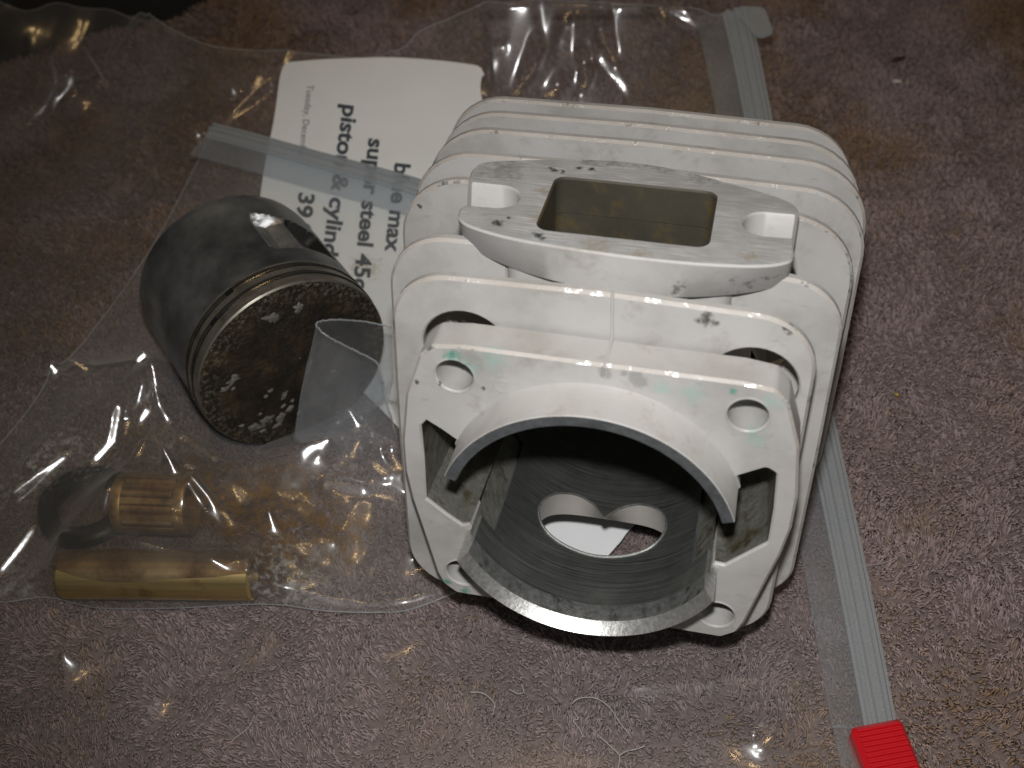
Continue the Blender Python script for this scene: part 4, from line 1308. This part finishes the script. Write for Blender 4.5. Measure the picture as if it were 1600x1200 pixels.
# ================================================================ PAPER NOTE
PLOC = np.array([-30.0, 60.0, 0.0])
M['paper'] = m_paper()
def build_paper():
    note = empty('paper_note', PLOC, 'white printed paper note under the zip strip behind the piston', 'note')
    C = [at_surf(u, v, paper_h) for u, v in ((443, 97), (757, 101), (1004, 796), (945, 872), (600, 620), (384, 472))]
    # left edge and right edge curves, from back to front
    left = np.array([at_surf(440, 98, paper_h), at_surf(429, 180, paper_h), at_surf(413, 262, paper_h), at_surf(402, 335, paper_h), (-63.5, 36, 2), (-42, 10, 2), (-24, -14, 2), (-10, -38, 2), (4, -58, 2)])
    right = np.array([at_surf(756, 104, paper_h), at_surf(752, 150, paper_h), (1.5, 70, 4), (5, 52, 3), (9, 32, 2), (14, 10, 2), (19, -16, 2), (25, -36, 2), (11, -54, 2)])
    nu, nv = 70, 130
    L = catmull(left, 20); R = catmull(right, 20)
    q = np.linspace(0, len(L) - 1, nv).astype(int)
    V = []
    for k, j in enumerate(q):
        for i in range(nu):
            f = i / (nu - 1)
            p = L[j] * (1 - f) + R[j] * f
            # rounded back corners, slightly bowed back edge, ragged torn front edge
            yy = p[1]
            if k < 6:
                yy += 2.2 * math.sin(f * PI) * (1 - k / 6)
                for c in (0, 1):
                    d = abs(f - c) * 61
                    if d < 2.5: yy -= (2.5 - math.sqrt(max(0, 6.25 - (2.5 - d)**2))) * (1 - k / 6)
            if k > nv - 6:
                yy += (.9 * fbm(p[0], 0, 2.5, 3, 7) - .4) * (k - nv + 6) / 5
            xx = p[0]
            if i == nu - 1 and yy < 40: xx += .8 * fbm(0, yy, 2.2, 3, 17) - .4
            V.append((xx, yy, float(paper_h(xx, yy))))
    Fc = [[j*nu+i, (j+1)*nu+i, (j+1)*nu+i+1, j*nu+i+1] for j in range(nv-1) for i in range(nu-1)]
    n0 = len(V)
    V += [(x, y, z - .18) for x, y, z in V]                       # the sheet has thickness
    Fc += [[a + n0 for a in f[::-1]] for f in Fc]
    bd = [i for i in range(nu)] + [j*nu + nu-1 for j in range(1, nv)] + [(nv-1)*nu + i for i in range(nu-2, -1, -1)] + [j*nu for j in range(nv-2, 0, -1)]
    for a, b in zip(bd, bd[1:] + bd[:1]): Fc.append([a, b, b + n0, a + n0])
    mk('sheet', V, Fc, M['paper'], note, smooth=50)
    # printing: text runs towards the viewer, letters upright towards the right
    lines = [('blue max', (624, 254), (608, 394), 31, .032, 'ink'), ('super steel 45cc', (583, 216), (556, 468), 31, .032, 'ink'),
             ('piston & cylinder', (543, 163), (505, 436), 31, .032, 'ink'), ('39.95', (474, 300), (464, 386), 31, .032, 'ink'),
             ('Tuesday, December', (483, 132), (469, 246), 13, .0, 'ink_thin')]
    for txt, s0, s1, em, off, mat in lines:
        cu = bpy.data.curves.new('c', 'FONT'); cu.body = txt; cu.size = 1.0; cu.offset = off; cu.resolution_u = 4
        to = bpy.data.objects.new('c', cu); COL.objects.link(to)
        me = to.to_mesh()
        co = np.array([p.co[:] for p in me.vertices]); ff = [list(p.vertices) for p in me.polygons]
        to.to_mesh_clear(); bpy.data.objects.remove(to)
        wd = co[:, 0].max()
        d = (np.array(s1, float) - np.array(s0)); Ln = np.linalg.norm(d); d /= Ln
        up = np.array([-d[1], d[0]]) * -1
        if up[0] < 0: up = -up
        px = np.array(s0)[None] + d[None] * (co[:, :1] / wd * Ln) + up[None] * (co[:, 1:2] * em * 1.12 - .20 * em)
        V = at_surf(px[:, 0], px[:, 1], paper_h, .07)
        mk('printed_text', V, ff, M[mat], note, smooth=0)
build_paper()

# ================================================================ SMALL BAG
def build_small_bag():
    bag = empty('small_zip_bag', (-70, 0, 0), 'small crumpled clear zip bag draped over the pin and bearing', 'plastic bag')
    bl = np.array(bag.location) / S
    bot = catmull(np.array([(-130, -44), (-112, -46.5), (-104, -47.5), (-95.6, -47.2), (-85, -50.5), (-70, -51.8), (-51, -52.6), (-40, -55), (-30, -56.2), (-23.4, -56.2), (-13.9, -53), (2, -46)]), 8)
    zl = [at_surf(u, v, small_h) for u, v in ((331, 206), (400, 224), (500, 252), (640, 290), (720, 318))]
    top = catmull(np.array(zl)[:, :2], 6)
    def fn(x, y):
        z = small_h(x, y)
        return z
    V, Fc, P = sheet(bot, top, 280, 330, fn)
    # the front edge tucks down to the carpet
    nu = 280
    V = V.reshape(330, nu, 3)
    for j in range(6):
        V[j, :, 2] = .9 + (V[j, :, 2] - .9) * (j / 6) ** .5
    V = V.reshape(-1, 3)
    q = lambda u, v, h, r: (at(u, v, h)[0] - bl[0], at(u, v, h)[1] - bl[1], at(u, v, h)[2], r)
    brown = [q(430, 800, 4, 8), q(480, 820, 4, 7), q(380, 800, 6, 7), q(340, 780, 6, 6), q(520, 840, 3, 5), q(450, 850, 4, 6)]
    brown2 = [q(170, 790, 7, 12), q(250, 780, 11, 10), q(120, 800, 5, 10), q(110, 880, 8, 6), q(200, 885, 10, 7), q(300, 890, 9, 7), q(370, 860, 8, 9), q(400, 800, 6, 9), q(300, 800, 10, 8), q(240, 690, 6, 3), q(195, 692, 6, 2.5), q(420, 890, 4, 6)]
    frost = [q(55, 728, 4, 5), q(100, 702, 4, 4), q(28, 755, 4, 4), q(12, 915, 3, 4), q(440, 915, 3, 6), q(160, 720, 5, 4), q(270, 725, 6, 3)]
    film = m_film('oily_bag_film', .052, .15, (.94, .945, .945), .085,
                  stains={'oil': brown2, 'dirt': [(brown, (.19, .105, .028), .85, 330, .41, .64, .5), (frost, (.50, .50, .48), .55, 600, .48, .60, .6)]})
    mk('film', V, Fc, film, bag, smooth=180)
    # sealed sides and folded bottom show as a thin bright rim
    V3 = V.reshape(330, nu, 3)
    mk('side_seam', *tube(V3[::3, 0] + [0, 0, .1], .09, 6), M['film_edge'], bag)
    mk('bottom_fold', *tube(V3[0, ::2] + [0, 0, .15], .10, 6), M['film_edge'], bag)
    # ---- zip track with its thin lips
    pa = catmull(np.array(zl), 8); pa[:, 2] += .5
    rib = [(-2.4, -.2), (-2.4, .4), (-1.8, .5), (-1.6, 1.4), (-.9, 1.4), (-.7, .6), (0, .6), (.2, 1.5), (.9, 1.5), (1.1, .6), (2.0, .5), (2.3, 1.0), (2.8, 1.0), (3.0, .3), (3.0, -.2)]
    mk('zip_track', *sweep(pa, 1, rib), M['zip'], bag)
    lip = [(3.05, -.15), (3.05, .25), (6, .35), (8.0, .3), (10.5, .0), (10.5, -.25), (6, -.05)]
    hz = m_film('hazy_zip_lip', .10, .14, (.90, .925, .95), .06)
    mk('zip_lip', *sweep(pa, 1, lip), hz, bag)
    # ---- torn mouth of the bag, curled up against the crown
    cp = lambda u, v, o: at_plane(u, v, PC, PA, o)
    topc = [cp(612, 512, 2.5), cp(580, 504, 1.8), cp(540, 500, 1.6), cp(505, 501, 1.8), cp(494, 507, 3.6), cp(503, 519, 6.0), cp(522, 531, 7.2), cp(546, 543, 8.0), cp(572, 556, 8.6), cp(588, 566, 9.0), cp(596, 585, 9.5), cp(601, 615, 10), cp(612, 655, 11), cp(628, 715, 12)]
    botc = [cp(608, 640, 2.5), cp(570, 672, 2.0), cp(525, 692, 2.0), cp(480, 694, 2.2), cp(459, 690, 4.0), cp(474, 692, 5.0), cp(490, 690, 6.0), cp(503, 687, 7.0), cp(510, 684, 7.6), cp(522, 700, 8.0), cp(545, 722, 9), cp(575, 738, 10), cp(605, 752, 11), cp(632, 748, 12)]
    tc = catmull(np.array(topc), 9); bc = catmull(np.array(botc), 9)
    nu, nv = len(tc), 46
    V = []
    for j in range(nv):
        f = j / (nv - 1)
        for i in range(nu):
            p = tc[i] * (1 - f) + bc[i] * f
            s_ = i / nu
            w = math.sin(f * PI)
            bulge = .9 * w * math.sin(s_ * 9 + 1) + 3.6 * w * (float(crumple(np.array(s_ * 60.0), np.array(f * 34.0), 13, 131)) - .22)
            V.append(p + PA * bulge)
    Fc = [[j*nu+i, j*nu+i+1, (j+1)*nu+i+1, (j+1)*nu+i] for j in range(nv-1) for i in range(nu-1)]
    mk('torn_flap', V, Fc, m_film('curled_flap_film', .075, .15, (.91, .93, .945), .10), bag, smooth=180)
    g = np.random.default_rng(4)
    rim = tc + g.normal(0, .05, tc.shape)
    mk('torn_edge', *tube(rim, .15 + .07 * g.random(len(tc)), 5), M['film_edge'], bag)
build_small_bag()

# ================================================================ BLACK CLOTH, LINT, CRUMBS
def build_rest():
    xs = np.linspace(-240, -62, 120); ys = np.linspace(136, 260, 90)
    X, Y = np.meshgrid(xs, ys)
    Z = clothh(X, Y) + .9 * crumple(X, Y, 12, 141) * (clothh(X, Y) > 1) - .6
    keep = clothh(X, Y) > 0
    V = np.stack([X.ravel(), Y.ravel(), Z.ravel()], 1); nx = 120
    Fc = [[j*nx+i, j*nx+i+1, (j+1)*nx+i+1, (j+1)*nx+i] for j in range(89) for i in range(119) if keep[j, i] or keep[j+1, i] or keep[j, i+1] or keep[j+1, i+1]]
    used = sorted({i for f in Fc for i in f}); mp = {a: b for b, a in enumerate(used)}
    o = mk('black_cloth', V[used], [[mp[i] for i in f] for f in Fc], M['black'], None, loc=(-140, 180, 0), smooth=180)
    tag(o, 'black rumpled cloth at the top left corner under the bag film', 'cloth')
    th = [('pale curled lint thread in a loop below the bore', [(893, 1100), (905, 1092), (930, 1091), (952, 1104), (968, 1128), (985, 1150)]),
          ('short white lint thread hooked beside the curled loop', [(897, 1112), (903, 1124), (896, 1126), (904, 1136), (911, 1152)]),
          ('forked pale lint fibre at the bottom edge below the loop', [(938, 1152), (955, 1168), (968, 1180), (966, 1200)]),
          ('faint lint fibre running right from the forked one', [(968, 1180), (985, 1172), (1008, 1166)]),
          ('tiny lint curl at the bottom left of the lint threads', [(796, 1077), (808, 1084), (818, 1080), (815, 1070)]),
          ('wispy lint strand lying left of the curled loop', [(735, 1082), (755, 1084), (772, 1098), (770, 1118)]),
          ('fine straight hair on the carpet right of the zip track', [(1345, 887), (1372, 881), (1398, 873)]),
          ('thin hair on the bag film below the piston pin', [(362, 1158), (385, 1140), (398, 1118)])]
    for lb, px in th:
        pts = catmull(np.array([at_surf(u, v, big_h, .35) if u < 1300 else at(u, v, .9) for u, v in px]), 6)
        pts[:, 2] += .25 * np.sin(np.linspace(0, 7, len(pts)))
        c = pts[len(pts) // 2].copy(); c[2] = 0
        o = mk('lint_thread', *tube(pts, .075 if 'hair' not in lb else .05, 5), M['thread'], None, loc=c, smooth=60)
        tag(o, lb, 'lint', 'lint and hairs on the bag and carpet')
    cr = [('dark_crumb', 'dark brown crumb on the carpet at the upper right', (1403, 93), 1.5, 'crumb_dark', 3.0), ('pale_chip', 'small pale chip on the carpet just below the dark crumb', (1401, 128), 1.2, 'crumb_white', 2.4),
          ('yellow_crumb', 'tiny yellow crumb on the carpet right of the fins', (1401, 617), .75, 'crumb_yellow', 1.3)]
    for q, (nm, lb, (u, v), r, mt, el) in enumerate(cr):
        c = at(u, v, .6)
        bm = bmesh.new(); bmesh.ops.create_icosphere(bm, subdivisions=2, radius=1)
        g = np.random.default_rng(q + 50)
        an = .3 - q * .5
        V = []
        for vv in bm.verts:
            p = np.array(vv.co) * (1 + g.uniform(-.22, .22))
            x, y = p[0] * r * el * .5, p[1] * r * .45
            V.append((c[0] + x * math.cos(an) - y * math.sin(an), c[1] + x * math.sin(an) + y * math.cos(an), .75 + p[2] * r * .4))
        Fc = [[x.index for x in f.verts] for f in bm.faces]; bm.free()
        o = mk(nm, V, Fc, M[mt], None, loc=(c[0], c[1], 0), smooth=40)
        tag(o, lb, 'crumb')
build_rest()
